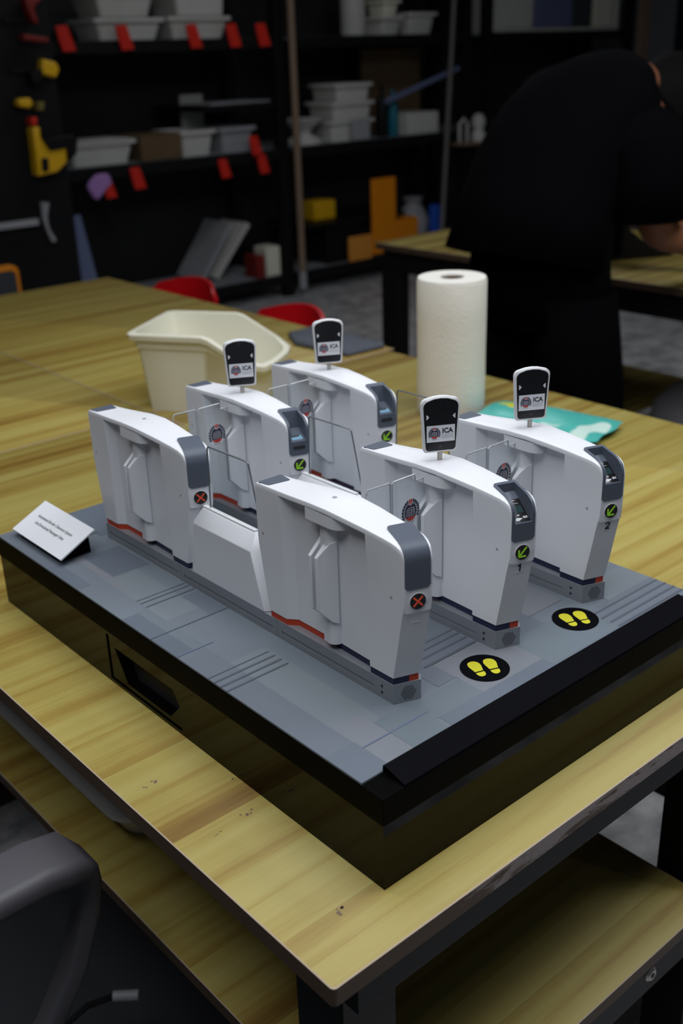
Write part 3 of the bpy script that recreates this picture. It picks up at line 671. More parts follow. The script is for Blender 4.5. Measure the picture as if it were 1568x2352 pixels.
    if kind == 'deep':
        bm = N(); wv = 0.0060
        def G(a, s_, l=0): return Fr(a, 0.0005+s_*0.0175, 0.1262+s_*0.0053+0.0002+l*0.00005)
        face(bm, [G(-wv, 0.12), G(wv, 0.12), G(wv, 0.52), G(-wv, 0.52)], 0); face(bm, [G(-wv, 0.40, 1), G(wv*0.6, 0.40, 1), G(wv*0.6, 0.52, 1), G(-wv, 0.52, 1)], 1)
        part('scan_window', bm, [M['blue_led'], M['hole']], c, 'small blue-lit window', normals=False)
        bm = N(); extr(bm, rrect(0.0130, 0.0032, 0.0008, 3), lambda a, z: Fr(a, -0.0003, 0.1195+z), lambda a, z: Fr(a, -0.0012, 0.1195+z)); part('document_slot', bm, M['hole'], c, 'dark slot')
    # chin plate, sign lamp, number tray
    bm = N(); extr(bm, [(-0.0114, 0.1120), (-0.0114, 0.0905), (-0.0104, 0.0892), (0.0112, 0.0892), (0.0121, 0.0905), (0.0121, 0.1120)], lambda a, z: Fr(a, 0.0040, z), lambda a, z: Fr(a, -0.0001 + (0.0012 if z < 0.0900 else 0) , z))
    part('sign_plate', bm, M['white'], t, bevel=0.0006)
    zc = 0.0998
    bm = N(); cyl(bm, Fr(0, 0.002, zc), Fr(0, -0.0005, zc), 0.0075, n=40); p = part('lamp_ring', bm, M['white2'], t)
    bm = N(); cyl(bm, Fr(0, 0.001, zc), Fr(0, -0.0007, zc), 0.0069, n=40); p = part('sign_lamp', bm, M['screen'], t, 'round black lamp with red cross' if sign == 'x' else 'round black lamp with green arrow')
    bm = N()
    def bar(a0, z0, a1, z1, w):
        d = Vector((a1-a0, z1-z0)).normalized(); n_ = Vector((-d.y, d.x))*w/2; e_ = d*w*0.35
        P = [(a0-n_.x, z0-n_.y), (a0-e_.x, z0-e_.y), (a0+n_.x, z0+n_.y), (a1+n_.x, z1+n_.y), (a1+e_.x, z1+e_.y), (a1-n_.x, z1-n_.y)]
        extr(bm, [(x*0.84, zc+z*0.84) for x, z in P], lambda a, z: Fr(a, -0.0006, z), lambda a, z: Fr(a, -0.0009, z))
    if sign == 'x': bar(-0.0045, 0.0046, 0.0045, -0.0046, 0.0017); bar(-0.0045, -0.0046, 0.0045, 0.0046, 0.0017)
    else: bar(-0.0042, -0.0044, 0.0044, 0.0054, 0.0019); bar(-0.0042, -0.0044, -0.0042, 0.0030, 0.0019); bar(-0.0042, -0.0044, 0.0036, -0.0044, 0.0019)
    part('cross' if sign == 'x' else 'arrow', bm, M['red_led'] if sign == 'x' else M['green_led'], p)
    if not back:
        bm = N(); z0, z1 = 0.0792, 0.0880; a0, a1 = -0.0045, 0.0035
        fy = lambda z: interp(FF, z)*math.cos(TH)
        def tr(P): extr(bm, P, lambda a, z: Fr(a, fy(z)+0.0006, z), lambda a, z: Fr(a, fy(z)-0.0005, z))
        tr([(a0, z0), (a1, z0), (a1, z0+0.0006), (a0, z0+0.0006)]); tr([(a1-0.0005, z0), (a1, z0), (a1, z1), (a1-0.0005, z1)])
        pl = part('number_tray', bm, M['white'], t)
        if number:
            bm = N(); W_ = 0.0014
            P_ = {'1': [(-0.0014, 0.0018), (0.0006, 0.0034), (0.0006, -0.0034)],
                  '2': [(-0.0019, 0.0016), (-0.0015, 0.0027), (-0.0004, 0.0033), (0.0010, 0.0031), (0.0019, 0.0021), (0.0018, 0.0010), (0.0008, -0.0006), (-0.0008, -0.0020), (-0.0020, -0.0031), (0.0022, -0.0031)]}[number]
            for k, (p0, p1) in enumerate(zip(P_, P_[1:])):
                d = Vector((p1[0]-p0[0], p1[1]-p0[1])).normalized(); n_ = Vector((-d.y, d.x))*W_/2; e_ = d*W_*0.25
                zz = lambda u, v: Fr(u-0.0005, fy(0.0838+v)-0.0004-0.00003*k, 0.0838+v)
                face(bm, [zz(p0[0]-e_.x+n_.x, p0[1]-e_.y+n_.y), zz(p0[0]-e_.x-n_.x, p0[1]-e_.y-n_.y), zz(p1[0]+e_.x-n_.x, p1[1]+e_.y-n_.y), zz(p1[0]+e_.x+n_.x, p1[1]+e_.y+n_.y)])
            part('number', bm, M['ink'], pl, 'black number ' + number, normals=False)
    # pin holes on the side faces
    bm = N()
    for s in (-1, 1):
        for y, z in ((0.0830, 0.1000), (0.2500, 0.1025)):
            cyl(bm, (s*(HN-0.0004), y-YC, z), (s*(HN+0.00025), y-YC, z), 0.0012, n=14)
    part('screw_hole', bm, M['bin2'], t)
    if row == 0:
        bm = N(); cyl(bm, (0.0035, 0.1690-YC, 0.1545), (0.0035, 0.1690-YC, 0.15585), 0.0021, n=20); part('post_socket', bm, M['bin2'], t)
    else: scanner(t, row)
    for s in flaps: flap(t, s)
    return t
gate('plain', 'x', 'front-left white model gate, red cross and blank number tray, no scanner', 0, False, None, (1,))
gate('plain', 'x', 'far-left white model gate with red cross, beside the name card', 0, True, None, (1,))
gate('flat', 'arrow', 'white model gate with number 1, green arrow and face scanner', 1, False, '1', (-1, 1))
gate('deep', 'arrow', 'white model gate with scanner behind gate 1, partly hidden by front-left gate', 1, True, None, (-1, 1))
gate('flat', 'arrow', 'white model gate with number 2, green arrow and face scanner, rightmost', 2, False, '2', (-1,))
gate('deep', 'arrow', 'farthest white model gate with scanner, in line behind gate 2', 2, True, None, (-1,))

# ---------------------------------------------------------------- plinths and middle dividers
def plinth(row, label):
    t = thing('gate_plinth', label, 'plinth', (0.1033+0.1262*row, 0, DZ-0.0002), 0, 'silver plinths under the gate rows')
    h = 0.0187; x = HN+0.0001
    segs = ((0.0815, 0.2370), (0.2374, 0.3990), (0.3994, 0.5502))
    for k, (y0, y1) in enumerate(segs):
        bm = N()
        gy0, gy1 = (y0+0.024 if k == 0 else y0+0.006), y1-0.006
        def slab(z0, z1, xx, ya, yb, front=False):
            P = [(-xx, ya), (-xx+0.0233, ya-0.0086), (xx, ya-0.0030), (xx, yb), (-xx, yb)] if front else [(-xx, ya), (xx, ya), (xx, yb), (-xx, yb)]
            prism(bm, P, 'z', z0, z1)
        if k == 0: slab(0, h, x, y0, gy0, True)
        else: slab(0, h, x, y0, gy0)
        slab(0, h, x, gy1, y1); slab(0, 0.0062, x, gy0, gy1); slab(0.0092, h, x, gy0, gy1); slab(0.0062, 0.0092, x-0.0012, gy0, gy1)
        p = part('plinth_segment', bm, M['alu'], t)
        if k == 0:
            bm = N()
            for z in (0.0060, 0.0120): cyl(bm, (-x+0.0004, 0.0955, z), (-x-0.0002, 0.0955, z), 0.0013, n=14)
            part('bolt_hole', bm, M['hole'], p)
            bm = N(); n0 = Vector((-x, 0.0815, 0)); n1 = Vector((-x+0.0233, 0.0729, 0)); d = (n1-n0); L = d.length; d.normalize(); nn = Vector((d.y, -d.x, 0))
            for i in range(-5, 6):
                for j in range(-4, 5):
                    u = i*0.00165 + (0.0008 if j % 2 else 0); v = j*0.00145
                    if abs(u) + abs(v)*0.6 > 0.0068 or abs(v) > 0.0058: continue
                    c = n0 + d*(L*0.54+u) + Vector((0, 0, h*0.48+v)); cyl(bm, c - nn*0.0002, c + nn*0.00012, 0.00052, n=8)
            part('speaker_grille', bm, M['hole'], p, 'hexagonal field of small dark holes')
plinth(0, 'silver metal plinth along the left row of gates, nearest the name card')
plinth(1, 'silver metal plinth under the middle row of gates')
plinth(2, 'silver metal plinth under the right row of gates')
def divider(row, label):
    t = thing('lane_divider', label, 'divider', (0.1033+0.1262*row, 0, DZ), 0, 'low white dividers with glass screens')
    bm = N()
    def ring(z, xs, ya, yb, c):
        return [(-xs, ya, z), (-xs+c, ya-c*1.1, z), (xs-c, ya-c*1.1, z), (xs, ya, z), (xs, yb, z), (xs-c, yb+c*1.1, z), (-xs+c, yb+c*1.1, z), (-xs, yb, z)]
    loft(bm, [ring(0.0187, HN, 0.2575, 0.3765, 0.006), ring(0.0757, HN, 0.2728, 0.3668, 0.007), ring(0.0892, 0.0030, 0.2790, 0.3640, 0.002)])
    part('housing', bm, M['white'], t, bevel=0.0006)
    bm = N(); box(bm, (-0.0022, 0.280, 0.088), (0.0022, 0.366, 0.0910)); part('glass_channel', bm, M['white2'], t)
    bm = N(); P = [(0.270, 0.089), (0.2815, 0.138), (0.2858, 0.1555), (0.2885, 0.1572), (0.3500, 0.1560), (0.3520, 0.1540), (0.3545, 0.092)]
    prism(bm, P, 'x', -0.0010, 0.0010); g = part('glass_screen', bm, M['glass'], t, 'clear upright screen')
    bm = N(); tube(bm, [(0, y, z) for y, z in P], 0.00085, 6); part('screen_edge', bm, M['glassedge'], g)
divider(0, 'low white divider between the two left gates, glass screen on top')
divider(1, 'low white divider in the middle row, mostly hidden behind front-left gate')
divider(2, 'low white divider in the right row, hidden behind gate 1 and its scanner')

# ---------------------------------------------------------------- name card
def name_card():
    t = thing('name_card', 'white name card on a black wedge stand at the left of the display', 'sign', (0.0, 0.0, 0.0870))
    A = Vector((0.0585, 0.6330, 0.0290)); Bv = Vector((0.0585, 0.5185, 0.0290)); Cv = Vector((0.0140, 0.5170, 0.0075)); D = Vector((0.0140, 0.6330, 0.0075))
    n = (Bv-A).cross(D-A).normalized(); n = n if n.z > 0 else -n
    bm = N(); vs = [A, Bv, Cv, D]
    loft(bm, [[v for v in vs], [v + n*0.0016 for v in vs]]); p = part('card', bm, M['card'], t)
    bm = N(); ux = (Bv-A).normalized(); uy = (A-D).normalized(); c = (A+Bv+Cv+D)/4 + n*0.0018
    text_into(bm, 'Automated Border Clearance System', 0.0052, lambda u, v: c + ux*(u-0.002) + uy*(v+0.0052), 0, bold=0.00004)
    text_into(bm, 'Uni-Directional Passenger Gate', 0.0052, lambda u, v: c + ux*(u-0.002) + uy*(v-0.0036), 0, bold=0.00004)
    part('lettering', bm, M['ink'], p, 'two lines of small dark text', normals=False)
    bm = N(); prism(bm, [(0.0180, 0.0001), (0.0560, 0.0001), (0.0550, 0.0265), (0.0180, 0.0085)], 'y', 0.5300, 0.6220); part('wedge_stand', bm, M['satin'], t)
name_card()

# ---------------------------------------------------------------- things on the tables
def paper_roll():
    t = thing('paper_roll', 'tall white paper towel roll standing behind gates 1 and 2', 'paper roll', (0.892, 0.776, 0)); bm = N()
    R = 0.0590; H = 0.2340
    prof = [(R*0.975, 0.0), (R, 0.004), (R*1.005, 0.05), (R*0.998, 0.11), (R*1.004, 0.17), (R*1.002, H-0.006), (R*0.97, H), (R*0.80, H+0.0008), (R*0.62, H-0.0005), (R*0.42, H+0.0004), (0.0205, H)]
    lathe(bm, prof + [(0.0205, H-0.06), (0.0205, 0.0)], n=56)
    part('paper', bm, M['paper'], t)
    bm = N(); lathe(bm, [(0.0200, 0.001), (0.0200, H-0.003), (0.0188, H-0.003), (0.0188, 0.001)], n=32); part('core', bm, M['papercore'], t, 'brown cardboard core')
paper_roll()
def crate():
    t = thing('storage_bin', 'cream plastic hopper bin with a low front, left behind the gates', 'bin', (0.4935, 1.178, 0), math.atan2(-0.836, 0.549))
    # local: u along the length (0..0.25), v across (0..0.18 towards the back)
    def ring(z, g, zf=None, lip=0.0, inner=0.0):
        # outline: rear edge at u=0, full height until u=.142, sloping down to the lip
        def P(u, v, zz): return (u, v, zz)
        a = g; L = 0.250 + lip
        o = []
        def seg(v, rev):
            pts = []
            for u in (a, a+0.004, 0.07, 0.139, 0.148, 0.20, L-0.022-g, ):
                pts.append((u, v))
            return pts[::-1] if rev else pts
        return o
    def zr(u, zf): # rim height along u
        return interp([(0, 0.145), (0.139, 0.145), (0.152, 0.141), (0.232, 0.093), (0.25, 0.092), (0.3, 0.092)], u)
    def outl(g, c=0.010, L=0.250):
        W = 0.180
        P = [(g+c, g), (0.07, g), (0.139, g), (0.152, g), (0.19, g), (L-g-0.034, g), (L-g-0.008, g+0.022), (L-g, 0.060), (L-g, 0.120), (L-g-0.008, W-g-0.022), (L-g-0.034, W-g), (0.19, W-g), (0.152, W-g), (0.139, W-g), (0.07, W-g), (g+c, W-g), (g, W-g-c), (g, g+c)]
        return P
    O = outl(0); levels = []
    bm = N()
    def at(P, f): return [(u, v, f(u)) for u, v in P]
    bot = [(0.020+u*0.80, 0.016+v*(0.148/0.18), 0.0) for u, v in O]
    midl = [(0.010+u*0.90, 0.008+v*(0.164/0.18), zr(u, 0)*0.80) for u, v in O]
    step = [(0.0065+u*0.942, 0.005+v*(0.170/0.18), zr(u, 0)*0.80+0.001) for u, v in O]
    und = [(0.005+u*0.95, 0.0045+v*(0.171/0.18), zr(u, 0)-0.012) for u, v in O]
    lipo = at(outl(-0.003), lambda u: zr(u, 0)-0.012); top = at(outl(-0.004), lambda u: zr(u, 0)-0.003); top2 = at(outl(-0.001), lambda u: zr(u, 0)); inn = at(outl(0.006), lambda u: zr(u, 0)-0.001)
    inb = [(0.026+u*0.76, 0.021+v*(0.138/0.18), 0.004) for u, v in O]
    loft(bm, [bot, midl, step, und, lipo, top, top2, inn, inb])
    part('shell', bm, M['cream'], t, ang=50)
crate()
def packet():
    bm = N(); out = []
    # soft pillow pack with crimped ends
    L, W, H = 0.232, 0.120, 0.026; nu, nv = 26, 14
    def P(i, j, s):
        u = -1 + 2*i/nu; v = -1 + 2*j/nv
        e = max(0, 1-abs(u)**3.5)**0.6*max(0, 1-abs(v)**2.6)**0.6
        w = 1 - 0.10*(1-abs(u)**2)*0 - 0.03*math.cos(7*u+2*v)
        return (u*L/2*(1+0.02*math.sin(5*v)), v*W/2*w, H/2 + s*H/2*e*(1+0.12*math.sin(6*u+3*v)))
    top = [[bm.verts.new(P(i, j, 1)) for j in range(nv+1)] for i in range(nu+1)]; bot = [[bm.verts.new(P(i, j, -1)) for j in range(nv+1)] for i in range(nu+1)]
    for g in (top, bot):
        for i in range(nu):
            for j in range(nv): bm.faces.new((g[i][j], g[i+1][j], g[i+1][j+1], g[i][j+1]))
    bmesh.ops.remove_doubles(bm, verts=bm.verts, dist=1e-5)
    m_ = bpy.data.materials.new('teal_packet'); m_.use_nodes = True; t = m_.node_tree; nd = t.nodes.new; L_ = t.links.new; b = t.nodes['Principled BSDF']
    tc = nd('ShaderNodeTexCoord'); mp = nd('ShaderNodeMapping'); mp.inputs['Location'].default_value = (1.08, -0.6, 0); mp.inputs['Scale'].default_value = (18, 30, 1); L_(tc.outputs['Object'], mp.inputs[0])
    ns = nd('ShaderNodeTexNoise'); ns.inputs['Scale'].default_value = 34; L_(tc.outputs['Object'], ns.inputs['Vector'])
    ln = nd('ShaderNodeVectorMath'); ln.operation = 'LENGTH'; L_(mp.outputs[0], ln.inputs[0]); ad = nd('ShaderNodeMath'); L_(ln.outputs['Value'], ad.inputs[0]); mu = nd('ShaderNodeMath'); mu.operation = 'MULTIPLY'; mu.inputs[1].default_value = 0.9; L_(ns.outputs['Fac'], mu.inputs[0]); L_(mu.outputs[0], ad.inputs[1])
    cr = nd('ShaderNodeValToRGB'); cr.color_ramp.elements[0].position = 0.98; cr.color_ramp.elements[0].color = srgb(205, 205, 60); cr.color_ramp.elements[1].position = 1.0; cr.color_ramp.elements[1].color = srgb(78, 178, 168)
    L_(ad.outputs[0], cr.inputs[0])
    n2 = nd('ShaderNodeTexNoise'); n2.inputs['Scale'].default_value = 16; n2.inputs['Detail'].default_value = 1; L_(tc.outputs['Object'], n2.inputs['Vector'])
    c2 = nd('ShaderNodeValToRGB'); c2.color_ramp.elements[0].position = 0.66; c2.color_ramp.elements[1].position = 0.70; L_(n2.outputs['Fac'], c2.inputs[0])
    mx = nd('ShaderNodeMix'); mx.data_type = 'RGBA'; L_(c2.outputs[0], mx.inputs[0]); L_(cr.outputs[0], mx.inputs[6]); mx.inputs[7].default_value = srgb(200, 225, 215); L_(mx.outputs[2], b.inputs['Base Color']); b.inputs['Roughness'].default_value = 0.3
    solid('soft_packet', bm, m_, 'teal soft packet lying flat on the table behind gate 2', 'packet', (0.925, 0.596, 0.0005), math.radians(-78), ang=60)
packet()
def dark_floor_sheet():  # added dark sheet, stands in for the darker floor left of the tables
    bm = N(); prism(bm, [(-1.8, -0.8), (-0.08, -0.8), (-0.08, 0.06), (0.30, 0.06), (0.30, 1.04), (-0.08, 1.04), (-0.08, 1.27), (0.30, 1.27), (0.30, 2.2), (-0.08, 2.2), (-0.08, 2.6), (-1.8, 2.6)], 'z', -0.7499, -0.7472); solid('dark_floor_sheet', bm, M['mat'], 'dark grey sheet added to darken the floor along the left side of the tables', 'mat', bevel=0.002)
dark_floor_sheet()
def bits():
    bm = N(); face_ = [(0, 0), (0.03, 0.012), (0.052, 0.05), (0.036, 0.066), (0.056, 0.092), (0.03, 0.118), (-0.06, 0.11), (-0.06, 0)]
    prism(bm, face_, 'z', 0.0003, 0.0013); solid('paper_tag', bm, M['card'], 'white notched paper piece cut by the left picture edge', 'paper', (0.145, 1.078, 0), 0.25)
    bm = N(); loft(bm, [rrect(0.26, 0.36, 0.03, 6), [(x*1.08, y*1.06, 0.055) for x, y in rrect(0.26, 0.36, 0.03, 6)]] and [[(x, y, 0) for x, y in rrect(0.22, 0.33, 0.03, 6)], [(x, y, 0.050) for x, y in rrect(0.26, 0.37, 0.03, 6)], [(x, y, 0.052) for x, y in rrect(0.285, 0.395, 0.035, 6)], [(x, y, 0.058) for x, y in rrect(0.285, 0.395, 0.035, 6)], [(x, y, 0.056) for x, y in rrect(0.255, 0.365, 0.03, 6)], [(x, y, 0.003) for x, y in rrect(0.215, 0.325, 0.03, 6)]])
    solid('plastic_tray', bm, M['bin'], 'grey plastic tray on the shelf under the near table', 'tray', (0.148, 0.640, -0.2695))
bits()

bm = N(); Pc = [(0.985, 1.330), (1.000, 1.175), (1.105, 1.170), (1.112, 1.290), (1.100, 1.400), (1.030, 1.410)]
loft(bm, [[(x, y, 0.0004) for x, y in Pc], [(x, y, 0.010) for x, y in Pc], [(1.05+(x-1.05)*0.82, 1.29+(y-1.29)*0.85, 0.016+0.004*math.sin(31*x+17*y)) for x, y in Pc]])
solid('folded_cloth', bm, M['cloth'], 'blue-grey folded cloth at the table corner right of the farthest gate scanner', 'cloth', bevel=0.004)

# ---------------------------------------------------------------- chairs
def shell_chair(label, x, y, rz, dz=0):
    t = thing('red_chair', label, 'chair', (x, y, -0.75), rz, 'red plastic chairs at the far table side'); H = 0.72 + dz
    # local: the chair faces -x, its back is at +x
    bm = N(); n = 18
    def ring(th, off):
        o = []
        return o
    rows = []
    for k, (z, bx, hw) in enumerate(((0.44, 0.13, 0.165), (0.50, 0.17, 0.175), (0.57, 0.19, 0.175), (0.64, 0.205, 0.172), (H-0.035, 0.213, 0.165), (H-0.012, 0.218, 0.145), (H, 0.220, 0.10))):
        rows.append([(bx - 0.055*(2*i/n-1)**2*(1 if k < 6 else 0.5), hw*(2*i/n-1), z - (0.0 if k < 3 else 0.012*(2*i/n-1)**2)) for i in range(n+1)])
    A = [[bm.verts.new(p) for p in r] for r in rows]; Bq = [[bm.verts.new((p[0]+0.012, p[1], p[2])) for p in r] for r in rows]
    for g in (A, Bq):
        for a, b in zip(g, g[1:]):
            for i in range(n): bm.faces.new((a[i], a[i+1], b[i+1], b[i]))
    for k in range(len(A)-1):
        bm.faces.new((A[k][0], A[k+1][0], Bq[k+1][0], Bq[k][0])); bm.faces.new((A[k][n], A[k+1][n], Bq[k+1][n], Bq[k][n]))
    for i in range(n): bm.faces.new((A[-1][i], A[-1][i+1], Bq[-1][i+1], Bq[-1][i])); bm.faces.new((A[0][i], A[0][i+1], Bq[0][i+1], Bq[0][i]))
    part('backrest', bm, M['red'], t, ang=60)
    bm = N(); loft(bm, [[(x_-0.06, y_, 0.41) for x_, y_ in rrect(0.36, 0.38, 0.06, 6)], [(x_-0.06, y_, 0.422) for x_, y_ in rrect(0.42, 0.42, 0.07, 6)], [(x_-0.06, y_, 0.432) for x_, y_ in rrect(0.41, 0.41, 0.07, 6)], [(x_-0.06, y_, 0.424) for x_, y_ in rrect(0.34, 0.34, 0.07, 6)]]); part('seat', bm, M['red'], t)
    for sx in (-1, 1):
        for sy in (-1, 1):
            bm = N(); tube(bm, [(-0.06+sx*0.12, sy*0.13, 0.412), (-0.04+sx*0.17, sy*0.20, 0.0)], [0.014, 0.010]); part('leg', bm, M['frame'], t)
shell_chair('red plastic chair behind the far table, nearer the picture left', 1.305, 2.500, math.radians(4), -0.050)
shell_chair('red plastic chair just behind the cream bin and farthest gate', 1.19, 1.820, math.radians(-3), -0.020)
def office_chair():
    t = thing('office_chair', 'grey office chair with looped armrest, bottom left of the picture', 'chair', (-0.34, 0.08, -0.7468))
    # faces +x; near armrest seen at y = +0.23 local
    for s, nm in ((1, 'left'), (-1, 'right')):
        y = 0.236*s
        bm = N(); prof = rrect(0.066, 0.028, 0.011, 4)
        P = [(-0.03, 0.646), (0.10, 0.650), (0.195, 0.651), (0.224, 0.646), (0.238, 0.632), (0.242, 0.612), (0.235, 0.575), (0.215, 0.52), (0.180, 0.465), (0.125, 0.415), (0.05, 0.385)]
        rings = []
        for i, (x, z) in enumerate(P):
            a = P[max(0, i-1)]; b = P[min(len(P)-1, i+1)]; d = Vector((b[0]-a[0], 0, b[1]-a[1])).normalized(); nrm = Vector((-d.z, 0, d.x))
            f = interp([(0, 1.0), (3, 1.0), (5, 0.40), (10, 0.33)], i)
            rings.append([Vector((x, y, z)) + Vector((0, 1, 0))*u*(1 if i < 4 else f*1.1) + nrm*v*(1 if i < 4 else 0.75) for u, v in prof])
        loft(bm, rings); part('armrest', bm, M['chairgrey'], t, ang=50)
    bm = N(); loft(bm, [[(x, y, z) for x, y in rrect(w, d, 0.09, 7)] for w, d, z in ((0.44, 0.40, 0.36), (0.48, 0.44, 0.385), (0.48, 0.44, 0.41), (0.44, 0.40, 0.43))]); part('seat', bm, M['seatcloth'], t, ang=60)
    bm = N(); rows = []
    for z, x in ((0.46, -0.24), (0.60, -0.27), (0.78, -0.28), (0.98, -0.30)): rows.append([(x - 0.03*math.cos(v*1.4), 0.22*v, z) for v in [i/6 for i in range(-6, 7)]])
    A = [[bm.verts.new(p) for p in r] for r in rows]; Bq = [[bm.verts.new((p[0]-0.02, p[1], p[2])) for p in r] for r in rows]
    n = 12
    for g in (A, Bq):
        for a, b in zip(g, g[1:]):
            for i in range(n): bm.faces.new((a[i], a[i+1], b[i+1], b[i]))
    for k in range(3):
        for i in (0, n): bm.faces.new((A[k][i], A[k+1][i], Bq[k+1][i], Bq[k][i]))
    for k in (0, 3):
        for i in range(n): bm.faces.new((A[k][i], A[k][i+1], Bq[k][i+1], Bq[k][i]))
    part('backrest', bm, M['seatcloth'], t)
    bm = N(); cyl(bm, (0, 0, 0.10), (0, 0, 0.37), 0.028, n=24); part('gas_column', bm, M['frame'], t)
    for k in range(5):
        a = math.radians(72*k + 52); ex, ey = 0.33*math.cos(a), 0.33*math.sin(a)
        bm = N(); tube(bm, [(0, 0, 0.13), (ex*0.5, ey*0.5, 0.105), (ex, ey, 0.075)], [0.028, 0.020, 0.014], 10); q = part('base_arm', bm, M['frame'], t)
        bm = N(); cyl(bm, (ex-0.012*math.sin(a), ey+0.012*math.cos(a), 0.027), (ex+0.012*math.sin(a), ey-0.012*math.cos(a), 0.027), 0.027, n=20); part('caster', bm, M['chairgrey'], q)
office_chair()

bm = N(); tube(bm, [(-0.10, 0.55, -0.66), (-0.045, 0.590, -0.605), (-0.010, 0.594, -0.600), (0.025, 0.584, -0.600)], 0.0045, 8); cyl(bm, (0.0251, 0.584, -0.600), (0.052, 0.562, -0.600), 0.0075, n=16, mi=1)
cyl(bm, (-0.10, 0.55, -0.747), (-0.10, 0.55, -0.655), 0.014, n=12)
solid('foot_lever', bm, [M['frame'], M['bin2']], 'dark bent bar with a silver end on the floor by the office chair', 'lever')

# ---------------------------------------------------------------- storage racks at the back
RY0, RY1 = 4.57, 5.10
SH = ((-0.675, 0.055), (0.035, 0.058), (0.617, 0.057), (1.20, 0.057))   # beam bottom, beam height
def rack(label, x0, x1, posts=(1, 1)):
    t = thing('storage_rack', label, 'rack', (0, 0, 0), 0, 'black steel storage racks along the back wall')
    for px in [p for p, k in zip((x0, x1), posts) if k]:
        for py in (RY0, RY1-0.05):
            bm = N(); box(bm, (px-0.035, py, -0.75), (px+0.035, py+0.05, 1.5)); part('post', bm, M['frame'], t)
    for z, h in SH:
        bm = N(); box(bm, (x0+0.036, RY0+0.002, z), (x1-0.036, RY0+0.03, z+h)); box(bm, (x0+0.036, RY1-0.03, z), (x1-0.036, RY1, z+h)); part('beam', bm, M['frame'], t)
        bm = N(); box(bm, (x0+0.037, RY0+0.031, z+h-0.014), (x1-0.037, RY1-0.031, z+h+0.001)); part('shelf_panel', bm, M['shelfgrey'], t)
rack('black storage rack left of the leaning wooden pole', 1.20, 3.525, (1, 1))
rack('black storage rack between the wooden pole and the grey metal strip', 3.60, 5.05, (0, 1))
rack('black storage rack behind the person, drawer boxes on top', 5.25, 6.80, (1, 1))
T1, T2, T0 = 0.6755, 0.0945, -0.6185
def tub(label, x, z, w, h, d=0.30, m_='bin', group='white bins on the racks', y=None, taper=0.85, rim=0.018, rz=0):
    bm = N(); r = 0.02
    def R(s, z_): return [(a*s, b*s, z_) for a, b in rrect(w-2*rim, d-2*rim, r, 4)]
    def Q(g, z_): return [(a, b, z_) for a, b in rrect(w-2*rim+2*g, d-2*rim+2*g, r, 4)]
    loft(bm, [R(taper, 0), Q(0, h-0.02), Q(rim, h-0.018), Q(rim, h), Q(-0.004, h), R(taper*0.95, 0.008)])
    return solid('plastic_bin', bm, M[m_], label, 'bin', (x, (RY0+0.04+d/2) if y is None else y, z), rz, group)
def crt(name, label, cat, x, z, w, h, d, m_, y=None, group=None, rz=0, bevel=0.004):
    bm = N(); box(bm, (-w/2, -d/2, 0), (w/2, d/2, h)); return solid(name, bm, M[m_], label, cat, (x, (RY0+0.03+d/2) if y is None else y, z), rz, group, bevel=bevel)
# top shelf
tub('white bin at the left end of the top shelf', 2.02, T1, 0.24, 0.16)
tub('wide white bin, left one of the pair on the top shelf', 2.63, T1, 0.41, 0.10)
tub('white bin standing right of the wide one on the top shelf', 3.05, T1, 0.40, 0.105)
tub('white bin stacked on top of the left pair', 2.62, T1+0.1055, 0.36, 0.11)
tub('white bin with sloping cover on the top shelf, right of the stack', 3.07, T1+0.1105, 0.34, 0.13, taper=0.95)
tub('square white bin on the top shelf, left of the grey strip', 4.44, T1, 0.19, 0.10)
tub('white bin at the right end of the top shelf', 4.70, T1, 0.25, 0.12)
bm = N(); lathe(bm, [(0.07, 0), (0.075, 0.01), (0.075, 0.34), (0.07, 0.35), (0.068, 0.35), (0.066, 0.01)], n=32); solid('plastic_canister', bm, M['bin'], 'tall white canister on the top shelf', 'canister', (4.235, 4.75, T1))
tub('small cream bin on top of the square white bin', 4.44, T1+0.1005, 0.15, 0.09, 0.2, 'cream')
# middle shelf, left rack
tub('long white bin left of the brown box on the middle shelf', 2.40, T2, 0.40, 0.115)
crt('paper_sheet', 'loose white papers on the long bin of the middle shelf', 'paper', 2.40, T2+0.1155, 0.30, 0.008, 0.22, 'bin', bevel=0.001)
crt('cardboard_box', 'brown cardboard box on the middle shelf between bins', 'box', 2.735, T2, 0.25, 0.125, 0.28, 'cardboard')
tub('white bin in the middle of the middle shelf', 2.985, T2, 0.24, 0.13)
tub('grey-white bin behind the red clips on the middle shelf', 3.25, T2, 0.25, 0.13, m_='bin2')
crt('paper_sheet', 'white board standing upright in a bin of the middle shelf', 'paper', 3.16, T2+0.05, 0.15, 0.25, 0.012, 'bin', y=4.93, bevel=0.001)
bm = N(); box(bm, (-0.22, -0.12, 0), (0.22, 0.12, 0.008)); o = solid('foam_sheet', bm, M['bin2'], 'grey sheet lying on the small half shelf', 'sheet', (3.27, 4.74, 0.345), 0.1)
bm = N(); box(bm, (3.0, RY0+0.02, 0.315), (3.489, RY1-0.02, 0.343)); solid('half_shelf', bm, M['frame'], 'black half shelf in the left rack under a grey sheet', 'shelf')
